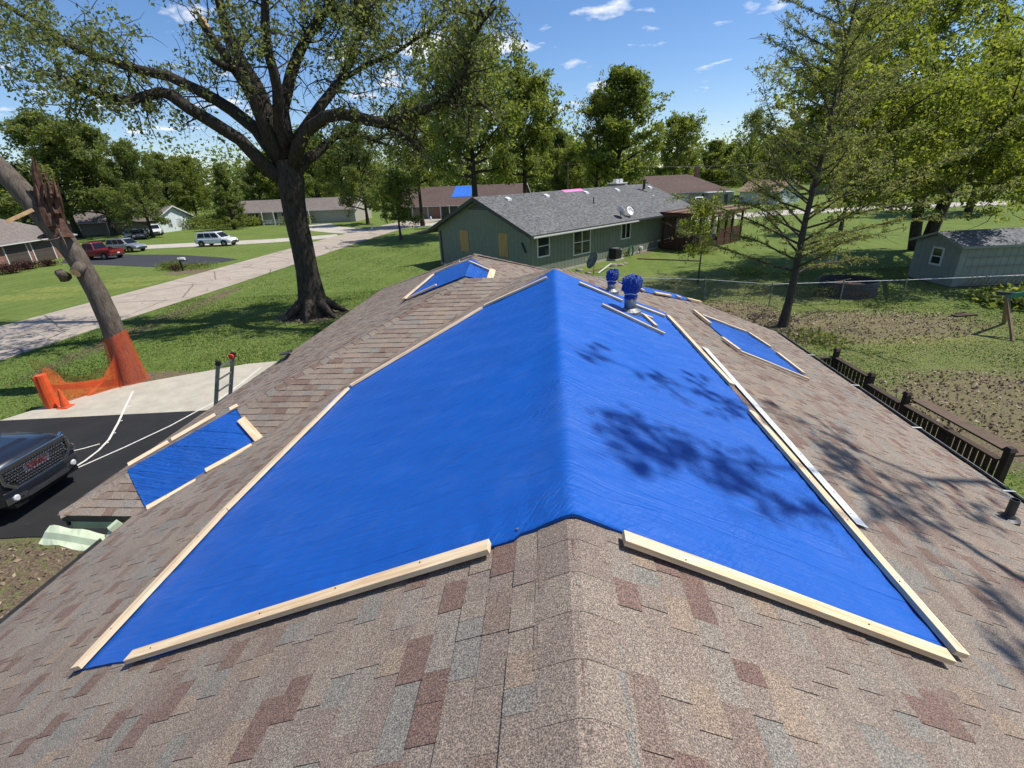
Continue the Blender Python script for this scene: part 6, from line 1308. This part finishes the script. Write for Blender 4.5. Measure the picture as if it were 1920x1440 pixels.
for (px, py, rx, ry, n) in ((1230,850,80,45,26),(1370,880,60,50,20),(1170,800,50,30,9),(1420,780,70,30,9),(1260,715,60,20,9),(1110,668,40,15,5),(1600,860,50,40,18),(1660,930,60,40,20),(1750,950,80,50,24),(1560,815,40,30,10),(1850,930,60,50,16),(1480,960,50,25,8),(1320,760,60,20,6),(1900,1230,40,30,6),(1890,1130,30,25,6)):
    for k in range(n):
        a = g.uniform(0,6.283); f = math.sqrt(g.random()); Sh.clump(shp(px+rx*f*math.cos(a), py+ry*f*math.sin(a), K_+g.uniform(-.4,.8)), g.uniform(.1,.24), int(g.integers(7,14)), .8)
for k in range(90): Sh.clump(sb+np.array([g.uniform(-1.5,4), g.uniform(-4,3), g.uniform(13,18)]), .7, 22, .8)
Sh.finish('shade_tree', 'leafy tree just out of frame whose boughs shade the right roof slope', 'tree', sb, M['bark'], M['leaf_mid'], .14)
# ---------------------------------------------------------------- small plants
def bush(px, py, r, h, leaf, label, n=700, size=.09, name='bush', cat='bush', grp=None, w=1.0):
    b = at(px, py); g = np.random.default_rng(int(px*7+py)); e = empty(name, tuple(b), label, cat, grp); cs = []; q = MB()
    for k in range(9):
        an = k*.7+.2; tip = b+np.array([math.cos(an)*r*.6*w, math.sin(an)*r*.6, h*g.uniform(.5,.9)]); q.tube([b+np.array([math.cos(an)*.06,math.sin(an)*.06,-.03]), tip], [.02,.006], 4)
        v = g.normal(size=(n//9,3))*np.array([r*.42*w, r*.42, h*.26])+tip*np.array([1,1,0])+np.array([0,0,h*.55]); v[:,2] = np.clip(v[:,2], .02, None); cs.append(v)
    q.build('stems', M['bark_thin'], e); C = np.concatenate(cs); link('foliage', leafmesh('foliage', C, g.random(len(C)), size, g, M[leaf], 0, .6, b), e); return e
GB = 'bushes along the street'
bush(17,513,1.0,.9,'leaf_red','dark red barberry bush left of the garage',1500,.14,grp=GB); bush(52,505,.8,.8,'leaf_red','dark red barberry bush in front of the left garage door',1200,.14,grp=GB); bush(92,499,.6,.6,'leaf_red','dark red barberry bush beside the snapped trunk',900,.14,grp=GB)
bush(320,504,.9,.7,'leaf_mid','green bush left of the mailbox',900,.13,grp=GB); bush(331,507,.5,.5,'leaf_red','little red bush at the mailbox foot',500,.12,grp=GB); bush(362,503,1.3,.45,'leaf_mid','low green ground plants right of the mailbox',1300,.12,grp=GB,w=1.6)
for k, (px, py, r, h) in enumerate(((362,428,3.2,2.4),(398,427,3.5,2.8),(425,427,3.0,2.6),(345,430,1.6,1.6),(470,424,2,1.6),(560,420,2.4,1.8),(625,410,2.2,2.0))): bush(px, py, r, h, ('leaf_mid','leaf_dark')[k % 2], ('broad hedge bush right of the white gable','tall hedge bush left of the pointed tree','dense hedge bush under the pointed tree','small bush at the white gable corner','bush at the left end of the porch house','bush in front of the porch house','bush right of the big trunk beyond the street')[k], 1600, .32, grp=GB)
bush(1405,515,1.2,.5,'leaf_dark','low weeds along the fence left of the cypress',900,.1); bush(1530,555,.8,.7,'leaf_dark','leafy plant behind the cypress trunk',800,.1); bush(1905,570,1.3,.7,'leaf_dark','big hosta clump behind the swing stand',900,.3); bush(1168,480,.5,.55,'leaf_oak','yellow-green plant beside the coiled hose',500,.1); bush(1320,475,.9,.7,'leaf_mid','green bush at the porch foot',800,.12)
bush(1535,640,1.0,.35,'leaf_dark','scruffy brush pile at the cypress foot near the eave',500,.12)
t = gen_tree(77, 5.6, 1.7, 1.9, 16, 5, 13, .1, cr=.38, trunk=.06, loc=tuple(at(1308,532))); t.finish('sapling', 'slim sapling on the back lawn beside the brown porch', 'tree', at(1308,532), M['bark_thin'], M['leaf_oak'], .13)
# ---------------------------------------------------------------- grass blades on the nearer lawns
g = np.random.default_rng(4)
def inpoly(x, y, P_):
    r = np.zeros(len(x), bool); n = len(P_)
    for i in range(n):
        x1, y1 = P_[i]; x2, y2 = P_[(i+1) % n]; c = ((y1 > y) != (y2 > y)) & (x < (x2-x1)*(y-y1)/(y2-y1+1e-12)+x1); r ^= c
    return r
RL, RR = ribbon(ROADC, 3.75); block = [RL+RR[::-1], ap, [(-19,15.1),(-7,15.25),(-7,5.2),(-9.4,8.75),(-19,8.5)], [tuple(RS(s,t,0)[:2]) for s, t in ((-16,-6.2),(-16,6.2),(3.8,6.2),(10,2),(10,-7.2),(-4,-7.2),(-4,-6.2))], [(7,7.4),(9.7,7.4),(9.7,13.5),(7,13.5)], [(25.3,27.3),(32,27.3),(32,31),(25.3,31)]]
def dirtmask(x, y):
    m_ = np.ones(len(x))
    for cx, cy_, rx, ry in [(15.5,21.3,6.2,2.6),(11.2,24.2,3.2,3.0),(15.2,13.2,4.0,2.6),(13.0,10.8,2.5,1.6),(-9.8,6.9,3.0,2.3),(-11.4,27.9,2.3,1.9),(-14.6,18.6,2.2,.8)]:
        d = np.sqrt(((x-cx)/rx)**2+((y-cy_)/ry)**2); m_ = np.minimum(m_, np.clip((d-.6)/.6, .025, 1))
    return m_
X = []; Y_ = []
for (x0_, x1_, y0_, y1_, n) in ((-24,-5,8,34,150000),(7,30,7,34,150000),(-24,6,34,58,50000)):
    x = g.uniform(x0_,x1_,n); y = g.uniform(y0_,y1_,n); ok = g.random(n) < dirtmask(x, y)
    for b_ in block: ok &= ~inpoly(x, y, b_)
    X.append(x[ok]); Y_.append(y[ok])
x = np.concatenate(X); y = np.concatenate(Y_); n = len(x); h = g.uniform(.022,.06,n)*(1+.5*np.sin(x*.9)*np.sin(y*.7))*np.where(x > 0, .75, 1); w = g.uniform(.012,.028,n); an = g.uniform(0,6.283,n); lx = g.normal(size=n)*.035; ly = g.normal(size=n)*.035
V = np.stack([np.stack([x-np.cos(an)*w, y-np.sin(an)*w, np.zeros(n)], 1), np.stack([x+np.cos(an)*w, y+np.sin(an)*w, np.zeros(n)], 1), np.stack([x+lx, y+ly, h], 1)], 1).reshape(-1,3)
me = npmesh('grass', V, np.arange(3*n).reshape(n,3), np.clip(g.normal(size=n)*.2+.45+.15*np.sin(x*.4+y*.3)+np.where(x > 0, .15, 0), 0, 1)); me.materials.append(M['blade']); tag(link('grass_blades', me), 'short mown grass blades covering the lawns', 'grass', kind='stuff')
# fallen leaves and twigs on the bare ground
cs = []
for cx, cy_, rx, ry, n in ((15.5,21.3,6.2,2.6,3500),(11.2,24.2,3.2,3,1800),(15.2,13.2,4,2.6,2600),(-9.8,6.9,2.4,2,900),(-11.4,27.9,2.3,1.9,900)):
    r = np.sqrt(g.random(n)); a = g.uniform(0,6.283,n); cs.append(np.stack([cx+rx*r*np.cos(a), cy_+ry*r*np.sin(a), g.uniform(.01,.04,n)], 1))
C = np.concatenate(cs); ok = ~inpoly(C[:,0], C[:,1], block[3]) & ~inpoly(C[:,0], C[:,1], block[4]); C = C[ok]
t = NT('dry_leaf'); M['dry'] = t.fin(t.ramp(t.attr(), [(0,(.10,.065,.04)),(.5,(.26,.19,.12)),(1,(.46,.38,.27))]), .9)
tag(link('leaf_litter', leafmesh('leaf_litter', C, g.random(len(C)), .09, g, M['dry'])), 'dry leaf litter scattered over the bare yard', 'leaf litter', kind='stuff')
